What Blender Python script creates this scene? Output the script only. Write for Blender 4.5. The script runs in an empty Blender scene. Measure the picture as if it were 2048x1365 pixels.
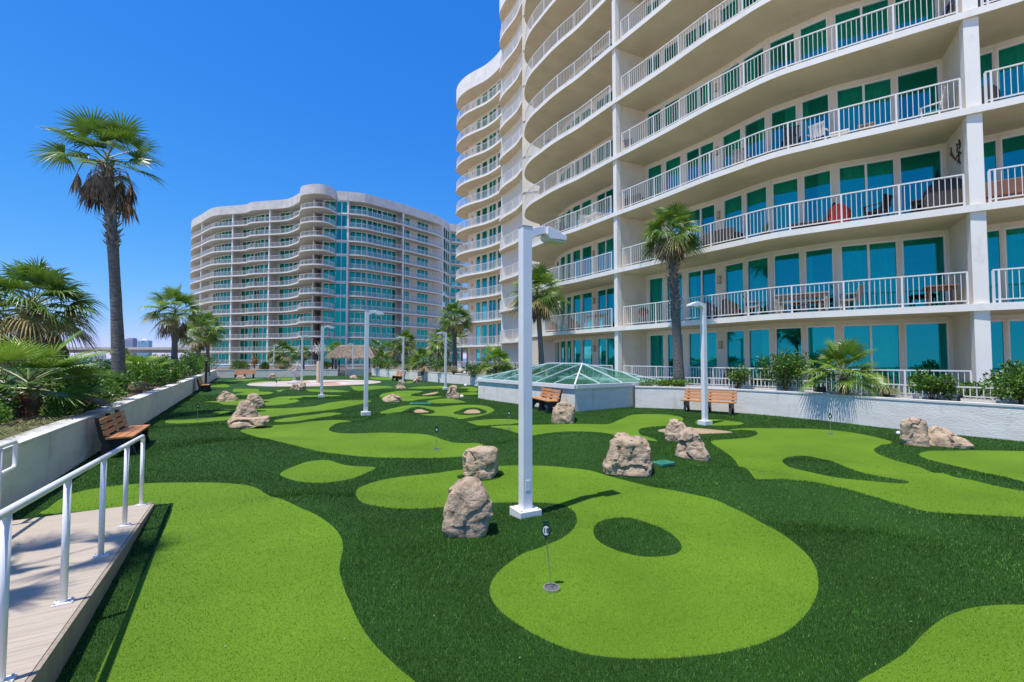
import bpy, math, random
import numpy as np
from mathutils import Vector, Matrix, noise as mnoise
from mathutils.geometry import delaunay_2d_cdt
random.seed(7); rng = np.random.default_rng(11)
PI = math.pi
SC = bpy.context.scene
COL = SC.collection
R = math.radians

# ------------------------------------------------------------------ camera
CAM_Z = 2.0
FPX = 910.0
PITCH = math.atan(34.5 / FPX)
_c, _s = math.cos(PITCH), math.sin(PITCH)
cam_d = bpy.data.cameras.new("camera"); cam = bpy.data.objects.new("camera", cam_d); COL.objects.link(cam)
cam.location = (0, 0, CAM_Z); cam.rotation_euler = (PI / 2 + PITCH, 0, 0)
cam_d.sensor_width = 36; cam_d.lens = FPX / 2048 * 36; cam_d.clip_end = 30000; cam_d.clip_start = 0.05
SC.camera = cam

def ray(px, py):
    a = (px - 1024) / FPX; b = -(py - 682.5) / FPX
    return a, _c - b * _s, _s + b * _c
def G(px, py, z=0.0):
    """point of the photograph (2048 px wide) on the level z -> world x, y"""
    dx, dy, dz = ray(px, py); t = (z - CAM_Z) / dz
    return dx * t, dy * t
def AT(px, py, Y):
    """point of the photograph at depth Y -> world"""
    dx, dy, dz = ray(px, py); t = Y / dy
    return Vector((dx * t, Y, CAM_Z + dz * t))

# ------------------------------------------------------------------ materials
MATS = {}
def new_mat(name):
    m = bpy.data.materials.new(name); m.use_nodes = True
    nt = m.node_tree; b = nt.nodes['Principled BSDF']
    return m, nt, b
def pm(name, col, col2=None, rough=.7, scale=4, detail=4, bump=0.0, bscale=60, metal=0, spec=.5, lo=.35, hi=.65, stretch=None, trans=0):
    m, nt, b = new_mat(name); N, L = nt.nodes, nt.links
    b.inputs['Roughness'].default_value = rough; b.inputs['Metallic'].default_value = metal
    b.inputs['Specular IOR Level'].default_value = spec
    tc = N.new('ShaderNodeTexCoord'); co = tc.outputs['Object']
    if stretch:
        mp = N.new('ShaderNodeMapping'); mp.inputs['Scale'].default_value = stretch
        L.new(co, mp.inputs['Vector']); co = mp.outputs['Vector']
    if col2 is not None:
        n = N.new('ShaderNodeTexNoise'); n.inputs['Scale'].default_value = scale; n.inputs['Detail'].default_value = detail
        L.new(co, n.inputs['Vector'])
        r = N.new('ShaderNodeValToRGB'); r.color_ramp.elements[0].position = lo; r.color_ramp.elements[1].position = hi
        r.color_ramp.elements[0].color = (*col, 1); r.color_ramp.elements[1].color = (*col2, 1)
        L.new(n.outputs['Fac'], r.inputs['Fac']); L.new(r.outputs['Color'], b.inputs['Base Color'])
    else:
        b.inputs['Base Color'].default_value = (*col, 1)
    if bump:
        n2 = N.new('ShaderNodeTexNoise'); n2.inputs['Scale'].default_value = bscale; n2.inputs['Detail'].default_value = 5
        L.new(co, n2.inputs['Vector'])
        bp = N.new('ShaderNodeBump'); bp.inputs['Strength'].default_value = bump; bp.inputs['Distance'].default_value = .02
        L.new(n2.outputs['Fac'], bp.inputs['Height']); L.new(bp.outputs['Normal'], b.inputs['Normal'])
    if trans:
        t = N.new('ShaderNodeBsdfTranslucent'); mx = N.new('ShaderNodeMixShader'); mx.inputs[0].default_value = trans
        src = b.inputs['Base Color']
        if src.is_linked: L.new(src.links[0].from_socket, t.inputs['Color'])
        else: t.inputs['Color'].default_value = (*col, 1)
        out = N['Material Output']
        L.new(b.outputs[0], mx.inputs[1]); L.new(t.outputs[0], mx.inputs[2]); L.new(mx.outputs[0], out.inputs['Surface'])
    MATS[name] = m
    return m

stucco = pm('stucco', (.70, .62, .50), (.76, .68, .555), .85, 1.3, 5, .25, 45)
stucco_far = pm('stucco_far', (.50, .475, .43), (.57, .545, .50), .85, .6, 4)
soffit_m = pm('balcony_render_shaded', (.60, .50, .365), (.67, .565, .42), .85, .9, 6, .2, 45)  # darker, tanner copy of the stucco; balcony shade and warm bounce painted in
wall_m = pm('outer_wall_render', (.71, .645, .545), (.77, .705, .60), .85, 1.2, 6, .25, 45)
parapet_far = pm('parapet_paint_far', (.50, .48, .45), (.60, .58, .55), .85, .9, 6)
soffit_far = pm('balcony_render_far_shaded', (.42, .395, .35), (.48, .455, .405), .85, .6, 4)  # darker copy of the far stucco, with the recess shade put in
white_edge = pm('slab_paint', (.79, .75, .69), (.83, .80, .74), .75, .8, 5, .1, 30)
parapet_m = pm('parapet_paint', (.72, .68, .64), (.82, .79, .75), .85, .9, 6, .15, 20)
wallwhite = pm('wall_paint', (.72, .685, .625), (.81, .775, .715), .8, 1.6, 6, .5, 16, stretch=(1, 1, 3))
coping_m = pm('coping_paint', (.60, .58, .55), (.68, .66, .63), .7, 3, 6, .1, 30)
steel_white = pm('white_powder_coat', (.78, .78, .79), (.72, .72, .73), .35, 2.5, 3, .03, 60)
rail_white = pm('railing_paint', (.74, .73, .71), None, .45)
frame_m = pm('window_frame', (.82, .80, .77), None, .5)
curtain_m = pm('curtain', (.62, .62, .58), (.72, .72, .68), .9, 3, 2)
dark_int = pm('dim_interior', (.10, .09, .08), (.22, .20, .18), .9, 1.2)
concrete = pm('concrete', (.44, .42, .39), (.56, .54, .50), .9, 2, 6, .2, 40)
black_m = pm('black_plastic', (.012, .012, .013), (.022, .022, .024), .5, 8)
wood_m = pm('bench_wood', (.42, .175, .06), (.55, .25, .09), .55, 9, 6, .15, 60, stretch=(1, 14, 14))
rock_m, nt, b = new_mat('rock')
def build_rock_mat():
    N, L = nt.nodes, nt.links
    tc = N.new('ShaderNodeTexCoord')
    n = N.new('ShaderNodeTexNoise'); n.inputs['Scale'].default_value = 7; n.inputs['Detail'].default_value = 8; n.inputs['Roughness'].default_value = .65
    r = N.new('ShaderNodeValToRGB'); e = r.color_ramp.elements
    e[0].position = .30; e[0].color = (.15, .105, .078, 1); e[1].position = .72; e[1].color = (.62, .51, .385, 1)
    x = r.color_ramp.elements.new(.5); x.color = (.48, .375, .27, 1)
    n2 = N.new('ShaderNodeTexNoise'); n2.inputs['Scale'].default_value = 2.2; n2.inputs['Detail'].default_value = 3
    mx = N.new('ShaderNodeMixRGB'); mx.blend_type = 'MULTIPLY'; mx.inputs[0].default_value = .5
    r2 = N.new('ShaderNodeValToRGB'); r2.color_ramp.elements[0].color = (.8, .72, .66, 1); r2.color_ramp.elements[1].color = (1.15, .98, .86, 1)
    n3 = N.new('ShaderNodeTexNoise'); n3.inputs['Scale'].default_value = 26; n3.inputs['Detail'].default_value = 8; n3.inputs['Roughness'].default_value = .7
    bp = N.new('ShaderNodeBump'); bp.inputs['Strength'].default_value = 1.0; bp.inputs['Distance'].default_value = .03
    for q in (n, n2, n3): L.new(tc.outputs['Object'], q.inputs['Vector'])
    L.new(n.outputs['Fac'], r.inputs['Fac']); L.new(n2.outputs['Fac'], r2.inputs['Fac'])
    L.new(r.outputs['Color'], mx.inputs[1]); L.new(r2.outputs['Color'], mx.inputs[2])
    L.new(mx.outputs[0], b.inputs['Base Color']); L.new(n3.outputs['Fac'], bp.inputs['Height']); L.new(bp.outputs[0], b.inputs['Normal'])
    b.inputs['Roughness'].default_value = .9
build_rock_mat()

def streaks(m, strength=.35, sx=3.0, sz=.35, lo=.56, hi=.78, tint=(.62, .58, .52)):
    """faint rain streaks and grime running down painted render"""
    nt = m.node_tree; N, L = nt.nodes, nt.links; b = N['Principled BSDF']; src = b.inputs['Base Color'].links[0].from_socket
    tc = N.new('ShaderNodeTexCoord'); mp = N.new('ShaderNodeMapping'); mp.inputs['Scale'].default_value = (sx, sx, sz); L.new(tc.outputs['Object'], mp.inputs['Vector'])
    n = N.new('ShaderNodeTexNoise'); n.inputs['Scale'].default_value = 1.6; n.inputs['Detail'].default_value = 7; n.inputs['Roughness'].default_value = .62; L.new(mp.outputs[0], n.inputs['Vector'])
    r = N.new('ShaderNodeValToRGB'); r.color_ramp.elements[0].position = lo; r.color_ramp.elements[0].color = (0, 0, 0, 1); r.color_ramp.elements[1].position = hi; r.color_ramp.elements[1].color = (strength,) * 3 + (1,)
    L.new(n.outputs['Fac'], r.inputs['Fac']); mx = N.new('ShaderNodeMixRGB'); mx.blend_type = 'MULTIPLY'; mx.inputs[2].default_value = (*tint, 1)
    L.new(r.outputs['Color'], mx.inputs[0]); L.new(src, mx.inputs[1]); L.new(mx.outputs[0], b.inputs['Base Color'])
streaks(wallwhite, .8, 2.2, .5); streaks(stucco, .5, 2.5, .3); streaks(wall_m, .5, 2.5, .35); streaks(white_edge, .45, 1.6, 1.0); streaks(parapet_m, .6, 1.2, .25); streaks(soffit_m, .35, .5, .5); streaks(coping_m, .5, 1.5, 1.5)
def glass_mat(name, refl, trn, rough=0.0):
    m, nt, b = new_mat(name); N, L = nt.nodes, nt.links; N.remove(b)
    g = N.new('ShaderNodeBsdfGlossy'); g.inputs['Color'].default_value = (*refl, 1); g.inputs['Roughness'].default_value = rough
    t = N.new('ShaderNodeBsdfTransparent'); t.inputs['Color'].default_value = (*trn, 1)
    a = N.new('ShaderNodeAddShader'); L.new(g.outputs[0], a.inputs[0]); L.new(t.outputs[0], a.inputs[1])
    # slight waviness of large panes
    tc = N.new('ShaderNodeTexCoord'); n = N.new('ShaderNodeTexNoise'); n.inputs['Scale'].default_value = .8
    bp = N.new('ShaderNodeBump'); bp.inputs['Strength'].default_value = .04; bp.inputs['Distance'].default_value = .02
    L.new(tc.outputs['Object'], n.inputs['Vector']); L.new(n.outputs['Fac'], bp.inputs['Height']); L.new(bp.outputs[0], g.inputs['Normal'])
    L.new(a.outputs[0], N['Material Output'].inputs['Surface'])
    return m
pane_m = glass_mat('tinted_glass', (.010, .25, .255), (.085, .38, .29))
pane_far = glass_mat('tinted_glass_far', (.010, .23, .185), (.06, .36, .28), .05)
sky_glass = glass_mat('skylight_glass', (.17, .27, .26), (.48, .68, .60), .02)

# ------------------------------------------------------------------ mesh builder
class MB:
    def __init__(s): s.v = []; s.f = []; s.m = []
    def add(s, vs, fs, mi=0):
        o = len(s.v); s.v.extend([tuple(p) for p in vs])
        for q in fs: s.f.append(tuple(i + o for i in q)); s.m.append(mi)
    def box(s, c, size, rz=0, mi=0, rot=None):
        hx, hy, hz = size[0] / 2, size[1] / 2, size[2] / 2
        P = [Vector((x, y, z)) for z in (-hz, hz) for x, y in ((-hx, -hy), (hx, -hy), (hx, hy), (-hx, hy))]
        M = rot if rot is not None else Matrix.Rotation(rz, 3, 'Z')
        c = Vector(c)
        s.add([M @ p + c for p in P], [(0, 3, 2, 1), (4, 5, 6, 7), (0, 1, 5, 4), (1, 2, 6, 5), (2, 3, 7, 6), (3, 0, 4, 7)], mi)
    def seg(s, a, b, w, z0, z1, mi=0, ext=0):
        """upright slab from plan point a to b, w thick"""
        a = Vector((a[0], a[1])); b2 = Vector((b[0], b[1])); d = b2 - a; l = d.length
        if l < 1e-5: return
        m = (a + b2) / 2
        s.box((m.x, m.y, (z0 + z1) / 2), (l + ext, w, z1 - z0), math.atan2(d.y, d.x), mi)
    def bar(s, a, b, w, h=None, mi=0):
        a = Vector(a); b2 = Vector(b); d = b2 - a; l = d.length
        if l < 1e-6: return
        q = d.to_track_quat('X', 'Z').to_matrix()
        s.box((a + b2) / 2, (l, w, h or w), mi=mi, rot=q)
    def tube(s, pts, rad, n=8, mi=0, cap=True):
        pts = [Vector(p) for p in pts]; k = len(pts)
        rs = rad if isinstance(rad, (list, tuple)) else [rad] * k
        vs = []; up = None
        for i, p in enumerate(pts):
            t = (pts[min(i + 1, k - 1)] - pts[max(i - 1, 0)]).normalized()
            if up is None:
                up = Vector((0, 0, 1)) if abs(t.z) < .9 else Vector((1, 0, 0))
            x = t.cross(up).normalized(); y = x.cross(t).normalized(); up = y
            for j in range(n):
                a = 2 * PI * j / n
                vs.append(p + (x * math.cos(a) + y * math.sin(a)) * rs[i])
        fs = [(i * n + j, i * n + (j + 1) % n, (i + 1) * n + (j + 1) % n, (i + 1) * n + j) for i in range(k - 1) for j in range(n)]
        if cap: fs += [tuple(range(n - 1, -1, -1)), tuple((k - 1) * n + j for j in range(n))]
        s.add(vs, fs, mi)
    def prism(s, poly, z0, z1, mi=0, mside=None):
        n = len(poly); A = sum(poly[i][0] * poly[(i + 1) % n][1] - poly[(i + 1) % n][0] * poly[i][1] for i in range(n))
        if A < 0: poly = poly[::-1]
        vs = [(p[0], p[1], z0) for p in poly] + [(p[0], p[1], z1) for p in poly]
        s.add(vs, [tuple(range(n - 1, -1, -1)), tuple(range(n, 2 * n))], mi)
        s.add(vs, [(i, (i + 1) % n, n + (i + 1) % n, n + i) for i in range(n)], mi if mside is None else mside)
    def profile(s, prof, w, M, mi=0):
        """side profile (u, z) extruded w wide across, placed by 4x4 M (u along x, width along y)"""
        n = len(prof); A = sum(prof[i][0] * prof[(i + 1) % n][1] - prof[(i + 1) % n][0] * prof[i][1] for i in range(n))
        if A < 0: prof = prof[::-1]
        vs = [M @ Vector((u, -w / 2, z)) for u, z in prof] + [M @ Vector((u, w / 2, z)) for u, z in prof]
        s.add(vs, [tuple(range(n)), tuple(range(2 * n - 1, n - 1, -1))] + [(i + n, (i + 1) % n + n, (i + 1) % n, i) for i in range(n)], mi)
    def build(s, name, mats, parent=None, loc=(0, 0, 0), off=(0, 0, 0), smooth=False, rz=0, bevel=0, weld=False):
        me = bpy.data.meshes.new(name)
        ox, oy, oz = off
        v = [(p[0] - ox, p[1] - oy, p[2] - oz) for p in s.v]
        me.from_pydata(v, [], s.f)
        for m in (mats if isinstance(mats, (list, tuple)) else [mats]): me.materials.append(m)
        me.polygons.foreach_set('material_index', s.m)
        if smooth: me.polygons.foreach_set('use_smooth', [True] * len(s.f))
        me.update()
        o = bpy.data.objects.new(name, me); COL.objects.link(o)
        o.location = loc; o.rotation_euler = (0, 0, rz)
        if parent: o.parent = parent
        if bevel:
            md = o.modifiers.new('bevel', 'BEVEL'); md.width = bevel; md.segments = 2; md.limit_method = 'ANGLE'
        return o

def tag(o, label, cat, group=None, kind=None):
    o['label'] = label; o['category'] = cat
    if group: o['group'] = group
    if kind: o['kind'] = kind
    return o
def empty(name, loc, label, cat, group=None, rz=0, scale=1):
    o = bpy.data.objects.new(name, None); COL.objects.link(o)
    o.location = loc; o.rotation_euler = (0, 0, rz); o.scale = (scale,) * 3; o.empty_display_size = .2
    return tag(o, label, cat, group)
def dup(root, loc, rz=0, label=None, scale=None, group=None):
    r = root.copy(); COL.objects.link(r); r.location = loc; r.rotation_euler = (0, 0, rz)
    if scale is not None: r.scale = (scale,) * 3 if not isinstance(scale, (tuple, list)) else scale
    if label: r['label'] = label
    if group: r['group'] = group
    for ch in list(root.children):
        c = ch.copy(); COL.objects.link(c); c.parent = r
        for g in ch.children:
            d = g.copy(); COL.objects.link(d); d.parent = c
    return r
def inst(src, name, parent, loc):
    """another object of the same mesh, with its children"""
    c = src.copy(); c.name = name; COL.objects.link(c); c.parent = parent; c.location = loc
    for g in list(src.children):
        d = g.copy(); COL.objects.link(d); d.parent = c
    return c
def catmull(pts, n=4, closed=True):
    P = [Vector((p[0], p[1])) for p in pts]; k = len(P); out = []
    rngk = range(k) if closed else range(k - 1)
    for i in rngk:
        g = (lambda j: P[j % k]) if closed else (lambda j: P[min(max(j, 0), k - 1)])
        a, b_, c_, d_ = g(i - 1), g(i), g(i + 1), g(i + 2)
        for j in range(n):
            t = j / n
            out.append(.5 * (2 * b_ + (c_ - a) * t + (2 * a - 5 * b_ + 4 * c_ - d_) * t * t + (3 * b_ - a - 3 * c_ + d_) * t ** 3))
    if not closed: out.append(P[-1])
    return [(p.x, p.y) for p in out]
def offset_line(pts, d):
    """open polyline moved d to its left"""
    out = []; k = len(pts)
    for i in range(k):
        a = Vector(pts[max(i - 1, 0)][:2]); b_ = Vector(pts[min(i + 1, k - 1)][:2]); t = (b_ - a).normalized()
        out.append((pts[i][0] - t.y * d, pts[i][1] + t.x * d))
    return out
def walk(pts, step):
    """points at even steps along an open polyline, with tangents"""
    out = []; acc = 0; nxt = 0
    for a, b_ in zip(pts[:-1], pts[1:]):
        a = Vector(a[:2]); b_ = Vector(b_[:2]); l = (b_ - a).length; d = (b_ - a) / max(l, 1e-9)
        while nxt <= acc + l + 1e-9:
            p = a + d * (nxt - acc); out.append((p.x, p.y, math.atan2(d.y, d.x))); nxt += step
        acc += l
    return out
# ------------------------------------------------------------------ ground shape
def _gm(px, py, h, rx, ry=None, rot=0):
    x, y = G(px, py); return (x, y, h, rx, ry or rx, rot)
MOUNDS = [
    _gm(1085, 1052, .07, .55, .35), _gm(470, 905, .22, 1.6, 1.2), _gm(620, 1020, .10, 1.0, .5),
    _gm(1130, 915, .30, 1.5, .75, -.2), _gm(985, 885, .20, .8, .6), _gm(800, 862, .30, 1.0, .9), _gm(895, 870, .26, .9, .8),
    _gm(690, 860, .10, .8, .7), _gm(655, 810, .38, 1.6, 1.0), _gm(715, 842, .05, 1.2, .7), _gm(1600, 1020, .20, 1.3, .35, -.45),
    _gm(1900, 960, .06, .9, .3), _gm(1230, 930, .16, .8, .6), _gm(1460, 960, .12, .8, .5), _gm(620, 758, .55, 1.8, 1.4),
    _gm(672, 780, .40, 1.6, 1.1), _gm(590, 787, .35, 1.8, 1.0), _gm(860, 771, .35, 2.2, 1.1), _gm(470, 783, .25, 2.0, 1.0),
    _gm(740, 803, .25, 2.2, 1.0), _gm(610, 805, .2, 1.4, .8), _gm(1160, 842, .12, 1.0, .6), _gm(350, 870, .12, 1.2, 1.2),
    _gm(1290, 1078, .04, .5, .35), _gm(1640, 930, .04, .8, .3), _gm(900, 795, .2, 1.6, .9), _gm(690, 757, .4, 2.0, 1.2),
    _gm(1700, 1110, .10, 1.0, .6), _gm(880, 1150, .08, .7, .7), _gm(1800, 900, .05, .6, .4),
]
_MX = np.array(MOUNDS); _MX[:, 2] *= [1.0 if i < 2 else (.6 if q[1] > 15.5 else (1.9 if i == 10 else 1.6)) for i, q in enumerate(MOUNDS)]
def H(x, y):
    x = np.asarray(x, float); y = np.asarray(y, float)
    z = np.zeros_like(x)
    for mx, my, h, rx, ry, ro in _MX:
        dx = x - mx; dy = y - my; c, s = math.cos(ro), math.sin(ro)
        u = (dx * c + dy * s) / rx; v = (-dx * s + dy * c) / ry
        z = z + h * np.exp(-(u * u + v * v))
    return z
def h1(x, y): return float(H(x, y))
def GH(px, py):
    """point of the photograph on the undulating turf"""
    z = 0.0; x = y = 0
    for _ in range(8):
        x, y = G(px, py, z); z = .5 * z + .5 * h1(x, y)
    return x, y
def P3(px, py):
    x, y = GH(px, py); return Vector((x, y, h1(x, y)))

# outlines read off the photograph, laid on the turf
GREENS = [
 [(88,1029),(98,1016),(124,997),(166,982),(226,972.6),(287,967.7),(340,965.8),(400,965.5),(453,967),(502,972.6),(528,985.8),(558,999),(592,1012),(634,1031),(664,1052),(681,1072.6),(686,1095),(681,1121),(679,1144),(690,1182),(700,1205),(718,1245),(745,1285),(790,1330),(835,1368),(880,1410),(900,1500),(110,1500),(160,1430),(188.7,1365),(211,1314),(241,1250),(264,1190),(294,1133),(321,1076),(339.6,1035),(344,1018),(336,1009.5),(322,1008.5),(306,1010),(240,1017)],
 [(560,949),(569.5,940.8),(586,934),(613,924.4),(640.6,920.8),(660,921.6),(681.6,928.5),(706,932.6),(751,935.3),(733.6,946),(706,957),(679,962.7),(646,966),(613,965.4),(586,961),(567,954.5)],
 [(480.7,861.5),(495.7,857.4),(515,853),(553,850.6),(591,847.8),(618.8,843.7),(654,841),(684,841),(703.5,843.7),(690,847.8),(668,852),(658,857.4),(662.5,862.9),(684,867),(728,867),(769,865.6),(810,867),(843,868.5),(867.5,872.8),(886,879.8),(906.6,885.3),(930,886.9),(953,886.9),(966,890),(962,900),(945,908),(924,913.4),(867.5,916.6),(798.8,916.6),(727,914),(680,908.8),(640,903.8),(590,891.4),(546.5,882.6),(511,873.8),(488,866.5)],
 [(711.7,992.7),(714,980),(733.6,969.5),(766,960),(810,953),(865,947.6),(919.5,940),(996.7,933),(1040.6,931.5),(1087.5,932),(1134,936),(1181,941.8),(1222,953.5),(1266,965),(1310,975.5),(1369,985.7),(1427,999),(1456.7,1012),(1500,1032.6),(1540,1055),(1580,1080),(1610,1105),(1630,1133),(1637,1165),(1630,1200),(1605,1237),(1570,1265),(1520,1288),(1450,1305),(1380,1314),(1300,1318),(1220,1315),(1150,1303),(1090,1280),(1040,1252),(1000,1222),(984,1200),(979,1181),(984,1162),(1000,1141),(1024,1122),(1047,1107),(1071,1099),(1094,1090),(1118,1080),(1139,1066),(1150.7,1052),(1154,1038),(1148,1024),(1136,1015),(1122,1010),(1094,1006.7),(1064,1005.5),(1033,1005.5),(975,1006.7),(920,1011),(860,1017),(800,1018),(750,1012),(720,1003)],
 [(1715,1365),(1760,1338),(1810,1305),(1850,1265),(1890,1235),(1940,1217),(1990,1211),(2048,1210),(2200,1216),(2300,1300),(2300,1520),(1650,1500),(1680,1410)],
 [(1457,861),(1474,858),(1495,856.5),(1542,856.8),(1605.7,857.7),(1653,860),(1700.6,865),(1742,872.6),(1773,880.5),(1784.5,885),(1773,890),(1754,894.7),(1748,901),(1761,910.6),(1795.6,923),(1843,936),(1894,950),(1954,963),(2048,983),(2200,1012),(2200,1048),(2048,1035.6),(1970,1031),(1875,1026),(1811,1020),(1748,1015),(1700.6,1005.5),(1669,999),(1621.5,996),(1590,991),(1552,980),(1511,959.6),(1485,940.6),(1470,921.6),(1454,907.4),(1435,894.7),(1425,888),(1424,882),(1457,879),(1495,875.8),(1514,869.4),(1511,863),(1490,860.5)],
 [(1838,909),(1849,904),(1875,902),(1938,901.4),(2048,902.7),(2200,906),(2200,992),(2048,964),(2001,953),(1938,939),(1890.5,928),(1852.5,918.5)],
 [(976,857),(988,853),(1029,851),(1076,850),(1134,848.6),(1193,849),(1219,848),(1237,840.7),(1257.5,832),(1281,829),(1325,829),(1351,832),(1366,837),(1362,845),(1345,850.5),(1318,853),(1295.5,855),(1278,860),(1281,870),(1295.5,874),(1316,883),(1281,879.5),(1225,876),(1178,876.7),(1149,874),(1117,872),(1064,873),(1029,870),(1002.5,865.6),(982,861)],
 [(1390,846),(1400,840.5),(1425,839),(1457,842),(1487.5,846.6),(1471,851),(1430,851.5),(1402,850)],
 [(922,846.6),(944,842),(979,839),(1011,838.4),(1033,840),(1040,844),(1030,848),(1011,849.5),(973,851.5),(938,851.5)],
 [(759.7,826.7),(767.5,822),(786,817),(805,812.7),(823.8,811),(844,811.6),(867.5,814),(888,813.4),(911,811),(938,810),(961,811),(977,814),(988,819.7),(984.7,824.4),(969,830.6),(945.6,835),(922,839),(898.8,842),(875,842),(852,840),(833,835),(817.5,830.6),(795.6,829.8),(777,829)],
 [(853,804),(861,801),(877,798.6),(898.8,797.8),(914,800),(931.6,804.8),(914,806.4),(891,807),(867.5,807)],
 [(759,794),(764,788.4),(781.6,784.5),(805,782),(835,782),(846,783.5),(834,786.5),(821,790.5),(832,793),(860,793.5),(885,793),(870,796),(845,799),(825,802),(800,803),(770,801)],
 [(698.8,773.6),(728,772.6),(758,772),(788,775),(761,777.5),(734.7,781),(708,780)],
 [(816,776.7),(836,774),(867.5,772.8),(888,772.5),(886,776.7),(859.7,778),(828,777.5)],
 [(919,787),(937.8,785),(955,786),(952,790),(922,790.8)],
 [(916,776),(937.8,773.6),(955,777),(952,783.5),(934,782.5),(937,778)],
 [(330,843),(345,837.5),(375,832.5),(400,829),(422,827.2),(441,821),(463,818.9),(502.5,818.4),(546.5,817.4),(590.4,816),(627,813),(656,806.4),(680,803),(700,801),(728,800.5),(742,803),(728,807),(701,813),(649,822),(605,826.5),(561,832),(524.5,836.5),(495,838),(470,838.8),(444,842),(400,846),(370,847.5),(338,847)],
 [(548,842),(561,838.6),(590.4,834),(634,829),(656,825.8),(684,827),(671,830.6),(641.7,835.7),(605,841.6),(575.8,844.5),(553.8,844.5)],
 [(409,804),(430,802.5),(463,800.5),(490,799),(530,799.5),(549,796),(561,793.8),(583,792.7),(604,793.5),(599,797),(577,799),(598,801.5),(592,805),(575.8,808),(546.5,811.5),(517,811.8),(470,811),(446,809.5),(436,806)],
 [(466,780),(480,778.4),(517,778.6),(518,783),(545,785),(540,788),(522,790),(472,790.5),(478,787),(492,784),(470,784)],
 [(548,783),(561,780),(577,779.3),(578.7,781.5),(561,784.5)],
 [(609.5,779.3),(649,779.5),(676,780.5),(700,783),(678,785),(640,784.5),(613,782.5)],
 [(589,793.2),(610,791.4),(640,790.5),(682.7,791),(671,793),(640,794),(605,794.5)],
 [(414.6,769),(444,768),(456,770.5),(458.6,774),(440,775),(422,774)],
 [(448,763.5),(482,759.5),(505.5,757.8),(526,757.4),(502.5,761),(488,763.8)],
 [(550,757.8),(566,755.8),(590,756),(584,759.5),(562,761)],
 [(737.8,755.8),(756,754.4),(789,757.2),(786,760),(758,760)],
 [(811,764.5),(822,762.3),(826,765),(818,767.5)],
 [(500,765),(530,762),(545,764),(520,768),(500,768.5)],
]
ISLANDS = [  # long-pile islands inside the greens
 [(1187,1060),(1195,1047),(1215,1039),(1245,1036),(1275,1040),(1310,1052),(1340,1067),(1358,1082),(1363,1097),(1352,1108),(1325,1113),(1290,1114),(1260,1109),(1230,1100),(1205,1088),(1190,1075)],
 [(914,955),(925,950),(960,947),(990,946),(1003,950),(1000,956),(985,960),(958,963),(930,961)],
 [(1564.6,923),(1571,917),(1590,913),(1615,913),(1640.5,918.5),(1672,926),(1704,939),(1742,950),(1780,956.5),(1813,962),(1818,965),(1810,967.5),(1780,966),(1723,961),(1669,955),(1621.5,945),(1583.5,936),(1570,929)],
 [(802,826),(813,819.7),(827,814.5),(841,814.7),(855,818),(870,823),(864,827.5),(844,829),(820.6,828.5)],
 [(906.6,826.7),(919,821),(933,816.6),(948.8,815.8),(961,818),(973.8,823.6),(966,828),(945.6,830.6),(922,830.3)],
 [(425,834),(436.6,830),(458.6,824.7),(493.7,821.5),(517,820.8),(532.6,822),(524.5,824),(495,826),(458.6,829.5),(436.6,833.8)],
 [(480,806.5),(500,803.5),(525,802.5),(540,804),(525,806),(500,807.5)],
]
SANDS = [
 [(1316,861),(1333.6,857.4),(1369,856),(1398,857),(1442,861),(1465.5,865),(1442,867),(1369,868.5),(1325,865)],
 [(827.6,823.6),(833,819.7),(842.5,819),(850,821.6),(858,824.4),(845.6,826),(833,826)],
 [(927,826),(934.7,821),(945.6,819.4),(955,820.5),(961,825.6),(945.6,827.5),(933,827.3)],
 [(844,790),(859.7,786.5),(873.8,784),(877,785.6),(867.5,789),(852,791)],
]
WALL_L = [(1.2, -7.2), (-6.55 + .0, 5.95), (-8.44, 9.23), (-10.65, 13.0), (-19.6, 28.4), (-29.8, 46.4)]
WALL_L = [(-6.6 - (y - 6.0) * .581, y) for y in (-6, 2, 6, 9, 13, 20, 28, 37, 46.3)]
WALL_FAR = [(-30.0, 46.4), (-24.5, 48.2), (-19.1, 50.0)]
WALL_RF = [(-16.4, 53.2), (-11.94, 46.34), (-5.78, 37.42), (-2.47, 32.74), (0.2, 28.8)]
WALL_R = [(5.0, 18.55), (6.2, 18.15), (7.24, 17.6), (8.39, 16.7), (9.3, 15.7), (10.03, 14.6), (10.9, 12.9), (12.3, 11.02), (13.7, 8.6), (14.9, 5.5), (15.6, 2), (15.8, -4)]

DECK = offset_line(WALL_L, .12) + [(-30.1, 46.5)] + [(-19, 50.2), (-16.4, 53.6)] + [(-11.7, 46.5), (-5.6, 37.6), (-2.3, 32.9), (0.3, 28.9), (2.0, 24)] + \
       [(5.1, 18.75)] + [(6.2, 18.3), (7.3, 17.75), (8.5, 16.8), (9.4, 15.8), (10.15, 14.7), (11.0, 13.0), (12.4, 11.1), (13.8, 8.7), (15.0, 5.6), (15.8, 2), (16, -6)]
RAMP_R = (-4.87, 6.24); RAMP_D = (.515, -.857)
def inside(poly, X, Y):
    X = np.asarray(X); Y = np.asarray(Y); r = np.zeros(X.shape, bool); n = len(poly); j = n - 1
    for i in range(n):
        xi, yi = poly[i]; xj, yj = poly[j]
        c = ((yi > Y) != (yj > Y)); d = (xj - xi) * (Y - yi) / ((yj - yi) if yj != yi else 1e-12) + xi
        r ^= c & (X < d); j = i
    return r
def polyw(L, n=4): return catmull([GH(*p) for p in L], n)
greens_w = [polyw(g, 5 if i < 8 else 3) for i, g in enumerate(GREENS)]
isl_w = [polyw(g, 4) for g in ISLANDS]; sand_w = [polyw(g, 4) for g in SANDS]
SPLASH_C = (-15.9, 37.3); SPLASH_R = 5.0
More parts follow.
